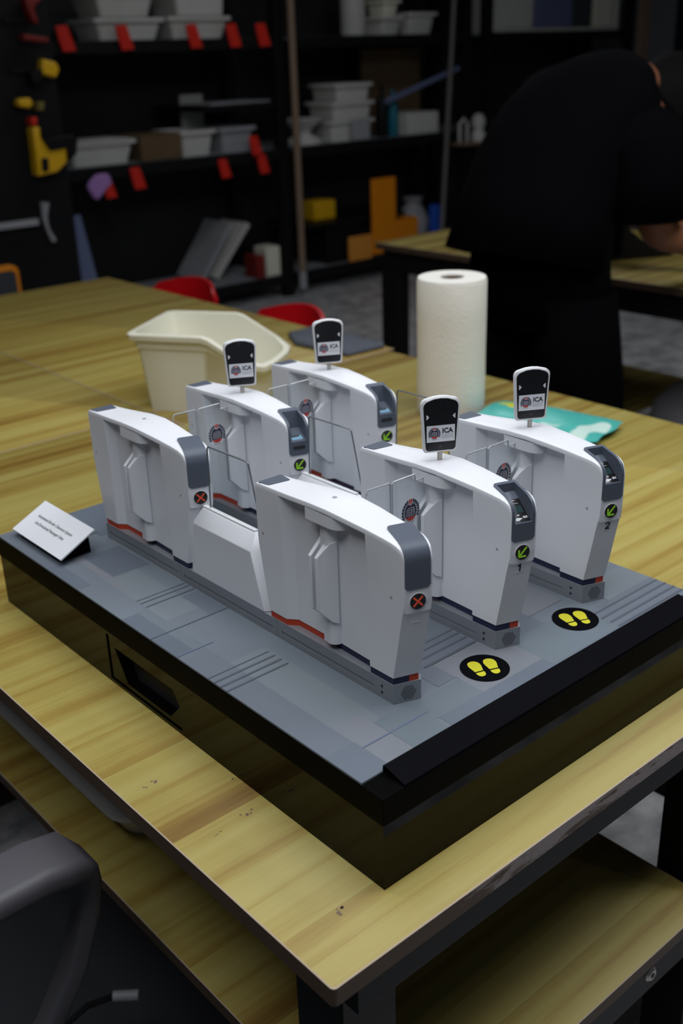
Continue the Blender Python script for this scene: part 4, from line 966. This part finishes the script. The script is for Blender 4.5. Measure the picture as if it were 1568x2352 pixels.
# middle shelf, second rack
bm = N(); lathe(bm, [(0.11, 0), (0.11, 0.02), (0.05, 0.05), (0.05, 0.08), (0.125, 0.13), (0.13, 0.14), (0.11, 0.14), (0.045, 0.09)], n=28); solid('plastic_funnel', bm, M['bin'], 'white funnel dish at the left of the second rack', 'funnel', (3.79, 4.72, T2))
for i, (x, z, w, h, tt) in enumerate(((4.10, T2, 0.36, 0.12, 'bottom'), (4.11, T2+0.1205, 0.34, 0.10, 'second'), (4.12, T2+0.221, 0.30, 0.10, 'top'))):
    tub('white container, %s of the stack in the second rack' % tt, x, z, w, h, 0.28, group='stacked white containers', taper=0.93)
crt('plastic_box', 'pale box before the stack of white containers', 'box', 4.135, T2, 0.14, 0.12, 0.02, 'bin2', y=4.592)
for i, (x, h, r, m_, l) in enumerate(((4.375, 0.30, 0.035, 'frame', 'black bottle next to the teal bottle'), (4.47, 0.27, 0.032, 'teal', 'teal bottle on the middle shelf of the second rack'))):
    bm = N(); lathe(bm, [(r*0.9, 0), (r, 0.01), (r, h*0.62), (r*0.8, h*0.72), (r*0.4, h*0.8), (r*0.4, h), (0, h)], n=24); solid('spray_bottle', bm, M[m_], l, 'bottle', (x, 4.66, T2))
crt('white_carton', 'white carton right of the teal bottle', 'carton', 4.68, T2, 0.27, 0.13, 0.25, 'bin')
bm = N(); lathe(bm, [(0.045, 0), (0.05, 0.02), (0.045, 0.05), (0.03, 0.07), (0.045, 0.10), (0.045, 0.14), (0.02, 0.17), (0, 0.172)], n=24); solid('white_figurine', bm, M['bin'], 'small white rounded object at the right end of the middle shelf', 'figurine', (5.085, 4.50, T2-0.07))
bm = N(); box(bm, (4.90, 4.45, T2-0.085), (5.16, 4.56, T2-0.071)); solid('wood_ledge', bm, M['tan'], 'thin wooden ledge under the white rounded object', 'ledge')
bm = N(); tube(bm, [(4.93, 4.52, T2-0.069), (4.93, 4.52, 0.14), (4.965, 4.52, 0.17), (5.0, 4.52, 0.14), (5.0, 4.52, T2-0.069)], 0.010); solid('white_ring_holder', bm, M['bin'], 'thin white loop left of the rounded white object', 'holder')
# bottom shelf
crt('yellow_box', 'dark yellow box low in the second rack', 'box', 3.94, -0.36, 0.17, 0.11, 0.16, 'yellow', y=4.80)
crt('stand_board', 'black raised board carrying boxes low in the second rack', 'board', 4.10, -0.385, 0.80, 0.024, 0.42, 'frame', y=4.80)
for x in (3.72, 4.48):
    pass
crt('plastic_crate', 'dark crate holding up the raised board', 'crate', 4.10, T0, 0.45, 0.232, 0.38, 'frame', y=4.82)
crt('amber_box', 'tall amber box low in the second rack', 'box', 4.31, -0.60, 0.20, 0.46, 0.02, 'ambery', y=4.588)
crt('amber_box', 'small amber box right of the tall one', 'box', 4.53, -0.61, 0.20, 0.20, 0.16, 'ambery')
crt('amber_box', 'pale orange box on the lowest shelf left of the bench', 'box', 4.11, T0, 0.19, 0.15, 0.02, 'ambery2', y=4.592)
bm = N(); lathe(bm, [(0.08, 0), (0.10, 0.06), (0.11, 0.16), (0.08, 0.22), (0.05, 0.26), (0.07, 0.30), (0, 0.28)], n=18); solid('plastic_bag', bm, M['bin2'], 'crumpled grey-white bag right of the amber boxes', 'bag', (4.76, 4.78, T0))
crt('blue_canister', 'narrow blue object at the right of the crumpled bag', 'canister', 4.815, T0, 0.06, 0.26, 0.05, 'blue', y=4.63)
for k, (x, h, m_, l) in enumerate(((3.28, 0.40, 'bin2', 'grey board leaning in the left rack bottom, rear one'), (3.38, 0.34, 'bin', 'pale board leaning in the left rack bottom, front one'))):
    bm = N(); box(bm, (-0.012, -0.13, 0), (0.012, 0.13, 0.38)); o = solid('leaning_board', bm, M[m_], l, 'board', (x-0.26, 4.88, T0+0.012), 0, 'boards leaning in the left rack'); o.rotation_euler = (0, math.radians(38+4*k), 0)
crt('carton', 'cream and dark red carton at the foot of the rack post', 'carton', 3.43, T0, 0.10, 0.17, 0.12, 'cream')
crt('carton', 'dark red carton behind the cream one', 'carton', 3.335, T0, 0.06, 0.13, 0.12, 'darkred')
# red clips
def clip(label, x, z, tilt=0.22, s=1.0, y=RY0-0.012):
    bm = N(); P = [(-0.030, 0.0), (0.030, 0.0), (0.038, -0.055), (0.046, -0.115), (-0.024, -0.115), (-0.030, -0.055)]
    prism(bm, [(a+0.012*(b/-0.115), b) for a, b in P], 'y', -0.010, 0.006)
    o = solid('red_clip', bm, M['clipred'], label, 'clip', (x, y, z), 0, 'red clips on the rack shelf edges', bevel=0.003); o.rotation_euler = (0, -tilt*0.25, 0); o.scale = (s, s, s)
for x, n_ in ((2.215, 'first from left'), (2.535, 'second from left'), (2.945, 'third from left'), (3.195, 'fourth from left'), (3.39, 'fifth from left')): clip('red clip on the upper shelf edge, ' + n_, x, 0.742)
clip('red clip over the violet sponge', 2.36, 0.035, s=0.85); clip('red clip right of the violet sponge', 2.53, 0.075, s=0.95); clip('red clip left of the stacked clip pair', 3.08, 0.072, s=0.88); clip('lower red clip of the pair by the rack post', 3.345, 0.075, s=0.9); clip('upper red clip of the pair by the rack post', 3.285, 0.178, s=0.9, y=RY0-0.03)
bm = N(); prism(bm, [(2.243, 0.009), (2.270, 0.040), (2.305, 0.062), (2.350, 0.064), (2.374, 0.058), (2.388, 0.013), (2.350, -0.015), (2.325, -0.040), (2.300, -0.058), (2.281, -0.060), (2.262, -0.030)], 'y', 4.535, 4.560); solid('violet_sponge', bm, M['pink'], 'violet sponge hanging behind a red clip', 'sponge', bevel=0.01)
# pole, strip
bm = N(); cyl(bm, (3.565, 4.50, -0.60), (3.56, 4.50, 1.30), 0.020, n=12); cyl(bm, (3.565, 4.50, -0.70), (3.565, 4.50, -0.60), 0.024, n=12, mi=1); solid('wooden_pole', bm, [M['tan'], M['bin2']], 'tall thin wooden pole standing between the racks', 'pole')
bm = N(); o = cyl(bm, (4.70, 4.47, -0.75), (4.875, 4.50, 1.30), 0.016, n=10); solid('metal_strip', bm, M['greystrip'], 'thin grey metal strip leaning on the second rack', 'strip')
bm = N(); box(bm, (4.44, 4.90, 0.10), (4.95, 4.93, 0.60)); solid('cardboard_sheet', bm, M['cardboard'], 'brown cardboard sheet in the second rack', 'cardboard')
bm = N(); tube(bm, [(4.35, 4.60, 0.30), (4.95, 4.56, 0.47)], 0.016, 8); solid('grey_tube', bm, M['bluegrey'], 'slanted grey tube across the second rack', 'tube')
# drawer organiser on the right rack
def drawers():
    t = thing('drawer_organiser', 'white box of clear drawers on top of the right rack', 'organiser', (5.98, 4.72, 0.6755)); W = 1.36
    bm = N(); box(bm, (-W/2, -0.13, 0), (W/2, 0.15, 0.02)); box(bm, (-W/2, 0.13, 0.0201), (W/2, 0.15, 0.3))
    for x in (-W/2, W/2-0.02): box(bm, (x, -0.13, 0.0201), (x+0.02, 0.1299, 0.3))
    part('casing', bm, M['bin'], t)
    xs = [-0.655, -0.22, 0.20, 0.42, 0.655]
    for a, b, m_ in zip(xs, xs[1:], ('bin', 'bluegrey', 'seatcloth', 'cream')):
        bm = N(); box(bm, (a, -0.11, 0.022), (b-0.03, 0.10, 0.28)); part('drawer', bm, M[m_], t, bevel=0.004)
drawers()
bm = N(); box(bm, (6.83, 4.50, -0.75), (6.93, 4.54, 1.2)); solid('timber_strip', bm, M['tan'], 'upright tan strip at the right rack end', 'strip')
bm = N(); box(bm, (7.05, 4.75, -0.75), (7.65, 5.1, 0.95)); solid('metal_cabinet', bm, M['shelfgrey'], 'grey cabinet behind the person\'s head', 'cabinet', bevel=0.004)

# tools hanging at the left end of the racks, on a pegboard stand
bm = N(); box(bm, (1.0, 3.86, -0.70), (1.80, 3.90, 1.1)); solid('tool_board', bm, M['frame'], 'black tool board at the top left of the picture', 'board')
bm = N(); box(bm, (1.02, 3.84, -0.75), (1.70, 4.05, -0.701)); solid('board_foot', bm, M['frame'], 'black foot of the tool board', 'stand')
def tool(name, label, pts, m_, y=3.80, th=0.05, extra=()):
    t = thing(name, label, 'power tool', (0, y, 0)); bm = N(); prism(bm, pts, 'y', -th/2, th/2); part('body', bm, M[m_], t, bevel=0.008)
    for nm, q, mm in extra:
        bm = N(); prism(bm, q, 'y', -th/2-0.012, th/2-0.01); part(nm, bm, M[mm], t, bevel=0.004)
def at(px, py, Y=3.80):
    return None
# coordinates (x, z) of the tool outlines at y = 3.80
tool('cordless_saw', 'yellow and black power tool hanging on the tool board', [(1.631, 0.347), (1.666, 0.347), (1.664, 0.302), (1.694, 0.257), (1.773, 0.262), (1.767, 0.199), (1.720, 0.166), (1.627, 0.155), (1.631, 0.248)], 'yellow', 3.82, 0.06,
     (('battery', [(1.652, 0.227), (1.680, 0.225), (1.675, 0.174), (1.648, 0.175)], 'frame'), ('motor', [(1.668, 0.295), (1.724, 0.305), (1.803, 0.307), (1.822, 0.287), (1.808, 0.229), (1.775, 0.205), (1.774, 0.258), (1.694, 0.252)], 'frame')))
tool('cordless_drill', 'small yellow tool above the saw on the tool board', [(1.593, 0.455), (1.645, 0.457), (1.655, 0.433), (1.636, 0.416), (1.588, 0.428)], 'yellow', 3.82, 0.05, (('trigger', [(1.632, 0.385), (1.656, 0.383), (1.652, 0.352), (1.628, 0.354)], 'clipred'), ('grip', [(1.667, 0.440), (1.698, 0.440), (1.690, 0.406), (1.662, 0.408)], 'olive')))
tool('angle_grinder', 'yellow block tool under the red one on the tool board', [(1.718, 0.599), (1.778, 0.584), (1.789, 0.557), (1.769, 0.525), (1.707, 0.543)], 'yellow', 3.82, 0.05, (('grip', [(1.655, 0.552), (1.706, 0.562), (1.700, 0.512), (1.656, 0.513)], 'frame'),))
tool('heat_gun', 'dark red tool at the top of the tool board', [(1.676, 0.820), (1.759, 0.820), (1.712, 0.785), (1.725, 0.728), (1.704, 0.724), (1.683, 0.772)], 'darkred', 3.82, 0.05, (('base', [(1.646, 0.690), (1.751, 0.675), (1.748, 0.657), (1.643, 0.668)], 'darkred'),))
bm = N()
for x_, z_ in ((1.735, 0.56), (1.62, 0.44), (1.70, 0.74)): box(bm, (x_-0.012, 3.842, z_-0.012), (x_+0.012, 3.8595, z_+0.012))
for x_, z_ in ((1.735, 0.56), (1.70, 0.74)): box(bm, (1.6, 3.846, z_-0.01), (x_+0.012, 3.8595, z_+0.01))
solid('tool_hook', bm, M['frame'], 'black hooks holding the yellow tools', 'hook')
bm = N(); box(bm, (1.66, 3.852, 0.20), (1.70, 3.8595, 0.23)); solid('tool_hook', bm, M['frame'], 'black hook behind the yellow saw', 'hook')
bm = N(); box(bm, (1.3, 3.815, -0.037), (1.615, 3.83, -0.012)); solid('steel_ruler', bm, M['bin2'], 'bright steel bar on the left edge of the tool board', 'ruler')
bm = N(); tube(bm, [(1.650, 3.81, 0.05), (1.640, 3.81, -0.01), (1.648, 3.81, -0.06), (1.668, 3.81, -0.11)], [0.020, 0.012, 0.007, 0.012], 8); solid('steel_clamp', bm, M['bin2'], 'silver clamp hanging below the yellow saw', 'clamp')
bm = N(); box(bm, (-0.050, -0.01, 0), (0.050, 0.01, 0.66)); o = solid('leaning_sheet', bm, M['bluegrey'], 'blue-grey sheet leaning below the middle shelf at left', 'sheet', (2.11, 4.30, -0.745)); o.rotation_euler = (0, math.radians(-9), 0)
t = thing('measuring_device', 'orange-rimmed device cut by the left picture edge behind the table', 'meter', (1.365, 3.70, -0.27))
bm = N(); extr(bm, rrect(0.14, 0.22, 0.03, 5), lambda x, z: (x, -0.02, z), lambda x, z: (x, 0.02, z)); part('rim', bm, M['ambery'], t, bevel=0.004)
bm = N(); extr(bm, rrect(0.105, 0.18, 0.02, 5), lambda x, z: (x, -0.026, z), lambda x, z: (x, -0.0201, z)); part('display', bm, M['seatcloth'], t)
bm = N(); box(bm, (1.1, 3.55, -0.42), (1.62, 3.84, -0.382)); solid('low_cart_top', bm, M['frame'], 'black cart top under the orange-rimmed device', 'cart')
for (x, y) in ():
    pass

# ---------------------------------------------------------------- rear bench
def rear_bench():
    t = thing('rear_bench', 'wood-topped workbench the person leans over', 'workbench', (2.03, -0.4, -0.75)); L, W = 0.72, 2.60
    bm = N(); table_top(bm, L, W, 0.02); bmesh.ops.translate(bm, vec=(0, 0, 0.75), verts=bm.verts); part('tabletop', bm, [M['wood2'], M['edge'], M['edge'], M['rim']], t)
    bm = N()
    for a, b in (((0.02, 0.02, 0.66), (L-0.02, 0.05, 0.73)), ((0.02, W-0.05, 0.66), (L-0.02, W-0.02, 0.73)), ((0.02, 0.05, 0.66), (0.05, W-0.05, 0.73)), ((L-0.05, 0.05, 0.66), (L-0.02, W-0.05, 0.73))): box(bm, a, b)
    part('apron', bm, M['frame'], t)
    for x in (0.01, L-0.07):
        for y in (0.02, 1.25, W-0.09):
            bm = N(); box(bm, (x, y, 0), (x+0.06, y+0.07, 0.66)); part('leg', bm, M['frame'], t)
    bm = N(); box(bm, (0.03, 1.75, 0.27), (L-0.03, W-0.03, 0.29)); part('shelf', bm, M['wood2'], t)
rear_bench()
crt('plastic_bag', 'clear crumpled bag on the rear bench by the person', 'bag', 2.30, 0.0005, 0.10, 0.05, 0.14, 'bin2', y=1.98, bevel=0.02)
def vise():
    t = thing('bench_vise', 'black bench vise on the rear bench right of the person', 'vise', (2.28, 1.42, 0.0005), math.radians(-25))
    bm = N(); prism(bm, [(-0.13, 0), (0.17, 0), (0.17, 0.025), (0.09, 0.035), (0.02, 0.085), (0.01, 0.16), (-0.045, 0.16), (-0.05, 0.05), (-0.13, 0.045)], 'y', -0.04, 0.04); part('body', bm, M['frame'], t, bevel=0.005)
    bm = N(); cyl(bm, (-0.02, -0.05, 0.02), (-0.02, -0.05, 0.20), 0.010, n=12); part('handle', bm, M['satin'], t)
vise()
bm = N(); prism(bm, [(-0.07, 0), (0.05, 0), (0.09, 0.14), (-0.02, 0.10), (-0.06, 0.09)], 'y', -0.05, 0.05); solid('blue_bag', bm, M['bluegrey'], 'blue and white bag on the rear bench beside the vise', 'bag', (2.30, 1.66, 0.0005), -0.6, bevel=0.012)
crt('storage_box', 'grey-white box on the shelf of the rear bench', 'box', 2.26, -0.4575, 0.24, 0.16, 0.34, 'bin2', y=1.95)
crt('storage_box', 'grey box on the floor under the rear bench', 'box', 2.28, -0.7495, 0.26, 0.20, 0.40, 'bin2', y=1.93)
def bag():  # added pale lump, stands in for lit floor under the rear bench
    bm = N(); rings = []
    for k, (z, a, b, ox) in enumerate(((0, 0.16, 0.20, 0), (0.06, 0.20, 0.24, 0), (0.20, 0.19, 0.23, 0.01), (0.32, 0.15, 0.20, 0.03), (0.36, 0.08, 0.16, 0.05))):
        rings.append([(ox + a*math.cos(t)*(1+0.05*math.sin(3*t+k)), b*math.sin(t)*(1+0.05*math.cos(4*t+k)), z) for t in [i*2*PI/20 for i in range(20)]])
    loft(bm, rings); solid('pale_lump', bm, M['bin2'], 'pale lump added in place of the bright floor under the rear bench, right of the person', 'lump', (2.42, 1.13, -0.7495), ang=70)
bag()

# ---------------------------------------------------------------- person
def skin_mesh(name, chain_pts, edges, radii, m_, parent, sub=2, root=0, loc=None):
    me = bpy.data.meshes.new(name); me.from_pydata(chain_pts, edges, []); o = bpy.data.objects.new(name, me); COL.objects.link(o)
    sk = o.modifiers.new('skin', 'SKIN'); sk.use_smooth_shade = True
    if not me.skin_vertices: 
        pass
    for i, r in enumerate(radii):
        v = me.skin_vertices[0].data[i]; v.radius = (r, r) if not isinstance(r, tuple) else r; v.use_root = (i == root)
    sb = o.modifiers.new('sub', 'SUBSURF'); sb.levels = sub; sb.render_levels = sub
    me2 = baked(o); me2.materials.clear(); me2.materials.append(m_); me2.polygons.foreach_set('use_smooth', [True]*len(me2.polygons)); o.parent = parent
    o.name = name
    return o
def person():
    t = thing('person', 'person in black T-shirt and trousers bending over the rear bench', 'person', (0, 0, 0))
    # joints
    P = [(1.66, 1.20, 0.16), (1.69, 1.19, 0.30), (1.76, 1.17, 0.41), (1.82, 1.155, 0.475), (1.90, 1.14, 0.500), (1.96, 1.125, 0.480),   # 0 pelvis,1 waist,2 chest,3 upper chest,4 neck,5 head base
         (1.78, 1.02, 0.41), (1.79, 1.00, 0.29), (1.83, 1.00, 0.165), (1.99, 0.985, 0.13), (2.14, 0.97, 0.075),   # 6 shoulder R,7 mid,8 elbow,9 forearm,10 wrist
         (1.83, 1.27, 0.44), (2.07, 1.23, 0.26), (2.14, 1.18, 0.15), (2.21, 1.12, 0.085),                      # 11 shoulder L, elbow, wrist
         (1.66, 1.11, 0.08), (1.70, 1.10, -0.30), (1.66, 1.10, -0.66), (1.70, 1.09, -0.715), (1.80, 1.08, -0.725),  # 15 hip R.. toe 19
         (1.66, 1.29, 0.08), (1.66, 1.31, -0.30), (1.60, 1.32, -0.66), (1.64, 1.33, -0.715), (1.74, 1.34, -0.725),
         (2.19, 0.965, 0.066), (2.25, 1.08, 0.066)]
    E_ = [(0, 1), (1, 2), (2, 3), (3, 4), (4, 5), (3, 6), (6, 7), (7, 8), (8, 9), (9, 10), (3, 11), (11, 12), (12, 13), (13, 14), (0, 15), (15, 16), (16, 17), (17, 18), (18, 19), (0, 20), (20, 21), (21, 22), (22, 23), (23, 24), (10, 25), (14, 26)]
    Rr = [0.13, 0.125, 0.14, 0.12, 0.058, 0.055, 0.062, 0.050, 0.044, 0.040, 0.027, 0.062, 0.048, 0.040, 0.027, 0.085, 0.060, 0.040, 0.04, 0.03, 0.085, 0.060, 0.040, 0.04, 0.03, (0.036, 0.018), (0.036, 0.018)]
    body = skin_mesh('body', P, E_, Rr, M['skin'], t, 2, 0)
    # head with face: an egg with brow, nose, chin, ears; looks down towards the bench
    bm = N(); bmesh.ops.create_uvsphere(bm, u_segments=32, v_segments=24, radius=1)
    for v in bm.verts:
        x, y, z = v.co
        # local head: face towards +x, up +z
        sx = 0.098; sy = 0.076; sz = 0.115
        jaw = max(0, -z)
        X = x*sx*(1-0.12*jaw); Y = y*sy*(1-0.30*jaw**1.3); Z = z*sz
        if x > 0.75:
            nose = math.exp(-((y/0.16)**2) - (((z+0.12)/0.20)**2)); X += 0.024*nose
            eye = math.exp(-(((abs(y)-0.40)/0.14)**2) - (((z-0.05)/0.10)**2)); X -= 0.008*eye
            mouth = math.exp(-((y/0.28)**2) - (((z+0.50)/0.05)**2)); X -= 0.004*mouth
            chin = math.exp(-((y/0.3)**2) - (((z+0.80)/0.16)**2)); X += 0.012*chin
        v.co = (X, Y, Z)
    for s in (-1, 1):
        e0 = len(bm.verts)
        r = bmesh.ops.create_uvsphere(bm, u_segments=12, v_segments=8, radius=1)
        for v in r['verts']: v.co = Vector((v.co.x*0.016-0.005, v.co.y*0.007 + s*0.076, v.co.z*0.030-0.004))
    Rm = Matrix.Translation((2.020, 1.12, 0.440)) @ Matrix.Rotation(math.radians(-12), 4, 'Z') @ Matrix.Rotation(math.radians(48), 4, 'Y')
    bmesh.ops.transform(bm, matrix=Rm, verts=bm.verts); part('head', bm, M['skin'], t, ang=180)
    bm = N(); bmesh.ops.create_uvsphere(bm, u_segments=32, v_segments=20, radius=1)
    kill = []
    for v in bm.verts:
        x, y, z = v.co
        rr = 1 + 0.03*math.sin(9*x+5*y)*math.sin(7*z+3*y)
        v.co = (x*0.107*rr-0.008, y*0.086*rr, z*0.124*rr+0.004)
        if (x > 0.35 and z < 0.55) or z < -0.55: kill.append(v)
    bmesh.ops.delete(bm, geom=kill, context='VERTS'); bmesh.ops.transform(bm, matrix=Rm, verts=bm.verts)
    h = part('hair', bm, M['hair'], t, 'short black hair', ang=180); sd = h.modifiers.new('s', 'SOLIDIFY'); sd.thickness = 0.008
    # hands: palm and five fingers each
    for (wx, wy, wz), ang, mir in (((2.19, 0.965, 0.064), -0.15, 1), ((2.25, 1.08, 0.062), -0.75, -1)):
        V = [(0, 0, 0), (0.045, 0, -0.004)]; Ed = [(0, 1)]; Ra = [(0.026, 0.014), (0.034, 0.013)]
        for k in range(4):
            a = (k-1.5)*0.11; L = (0.062, 0.072, 0.067, 0.052)[k]; b0 = len(V); y0 = (k-1.5)*0.019
            V += [(0.070, y0, -0.006), (0.070+L*0.45*math.cos(a), y0+L*0.45*math.sin(a), -0.012), (0.070+L*0.9*math.cos(a), y0+L*0.9*math.sin(a), -0.034)]
            Ed += [(1, b0), (b0, b0+1), (b0+1, b0+2)]; Ra += [0.0095, 0.0085, 0.0072]
        b0 = len(V); V += [(0.020, -0.034*mir, -0.006), (0.045, -0.056*mir, -0.016), (0.066, -0.062*mir, -0.028)]; Ed += [(0, b0), (b0, b0+1), (b0+1, b0+2)]; Ra += [0.011, 0.0098, 0.0082]
        c, s = math.cos(ang), math.sin(ang)
        V = [(wx+x*c-y*s, wy+x*s+y*c, wz+z) for x, y, z in V]
        skin_mesh('hand', V, Ed, Ra, M['skin'], t, 1, 0)
    # T-shirt: loose loft from the hem to the collar with two sleeves
    def ringat(c, ax, a, b, n=28, ph=0, wob=0.03):
        c = Vector(c); d = Vector(ax).normalized(); side = Vector((0, 1, 0)); side = (side - d*side.dot(d)).normalized(); up = d.cross(side)
        return [c + side*a*math.cos(q)*(1+wob*math.sin(3*q+ph)) + up*b*math.sin(q)*(1+wob*math.cos(4*q+ph)) for q in [i*2*PI/n for i in range(n)]]
    bm = N()
    loft(bm, [ringat((1.590, 1.20, 0.115), (0.30, 0, 1), 0.205, 0.172), ringat((1.625, 1.20, 0.22), (0.45, 0, 1), 0.195, 0.162, ph=1), ringat((1.675, 1.20, 0.325), (0.5, 0, 1), 0.195, 0.155, ph=2),
              ringat((1.730, 1.185, 0.405), (0.55, 0, 1), 0.195, 0.150, ph=2.5), ringat((1.785, 1.17, 0.460), (0.7, 0, 0.9), 0.185, 0.135), ringat((1.835, 1.160, 0.490), (0.9, 0, 0.7), 0.135, 0.098), ringat((1.862, 1.150, 0.500), (1, 0, 0.3), 0.10, 0.076), ringat((1.872, 1.145, 0.500), (1, 0, 0.1), 0.078, 0.064)])
    part('t_shirt', bm, M['shirt'], t, 'loose black T-shirt', ang=180)
    bm = N(); loft(bm, [ringat((1.765, 1.08, 0.405), (0.3, -1, -0.8), 0.09, 0.10), ringat((1.775, 1.01, 0.37), (0.1, -0.4, -1), 0.10, 0.10), ringat((1.785, 1.00, 0.29), (0.0, -0.1, -1), 0.095, 0.10, ph=1), ringat((1.795, 1.005, 0.205), (0.0, 0, -1), 0.09, 0.105, ph=2)]); part('sleeve', bm, M['shirt'], t, ang=180)
    bm = N(); loft(bm, [ringat((1.78, 1.24, 0.44), (0.8, 0.3, -0.5), 0.09, 0.10), ringat((1.90, 1.26, 0.38), (0.8, 0, -0.6), 0.08, 0.085), ringat((2.01, 1.24, 0.31), (0.8, -0.2, -0.7), 0.075, 0.075)]); part('sleeve', bm, M['shirt'], t, ang=180)
    # trousers
    bm = N(); loft(bm, [ringat((1.655, 1.20, 0.22), (0.2, 0, 1), 0.175, 0.130), ringat((1.650, 1.20, 0.08), (0, 0, 1), 0.190, 0.145, ph=1), ringat((1.660, 1.20, -0.04), (0, 0, 1), 0.190, 0.135, ph=2)]); tr = part('trousers', bm, M['pants'], t, 'black trousers', ang=180)
    for s, kx in ((-1, 0.04), (1, 0.0)):
        y = 1.20 + s*0.095
        bm = N(); loft(bm, [ringat((1.66, y, 0.04), (0, 0, -1), 0.100, 0.120), ringat((1.655+kx, y+s*0.004, -0.18), (0, 0, -1), 0.105, 0.122, ph=1), ringat((1.69+kx, y+s*0.008, -0.36), (0, 0, -1), 0.095, 0.110, ph=2), ringat((1.66+kx*0.5, y+s*0.010, -0.56), (0, 0, -1), 0.085, 0.100, ph=3), ringat((1.645+kx, y+s*0.015, -0.705), (0, 0, -1), 0.080, 0.095)]); part('trouser_leg', bm, M['pants'], tr, ang=180)
        bm = N(); loft(bm, [[(1.70+kx+a, y+s*0.015+b, -0.7495) for a, b in rrect(0.28, 0.10, 0.045, 6)], [(1.70+kx+a, y+s*0.015+b, -0.715) for a, b in rrect(0.28, 0.10, 0.045, 6)], [(1.68+kx+a, y+s*0.015+b, -0.680) for a, b in rrect(0.20, 0.08, 0.035, 6)]]); part('shoe', bm, M['frame'], t)
person()

# ceiling lamps that carry the panel lights; the left one is added as fill
for (x, y, w, d, l) in ((0.2, 0.30, 1.4, 1.9, 'flat ceiling lamp above the display table'), (-0.95, -0.15, 0.7, 1.2, 'added flat fill panel left of the camera'), (1.55, -0.35, 0.7, 1.3, 'flat ceiling lamp right of the display table'), (2.9, 2.9, 1.6, 0.5, 'flat ceiling lamp before the racks')):
    t = thing('overhead_panel_lamp', l, 'lamp', (x, y, 1.96)); bm = N(); box(bm, (-w/2-0.03, -d/2-0.03, 0.006), (w/2+0.03, d/2+0.03, 0.29)); part('casing', bm, M['bin2'], t)
    bm = N(); box(bm, (-w/2, -d/2, 0.0), (w/2, d/2, 0.0055)); part('diffuser', bm, M['lamp'], t)
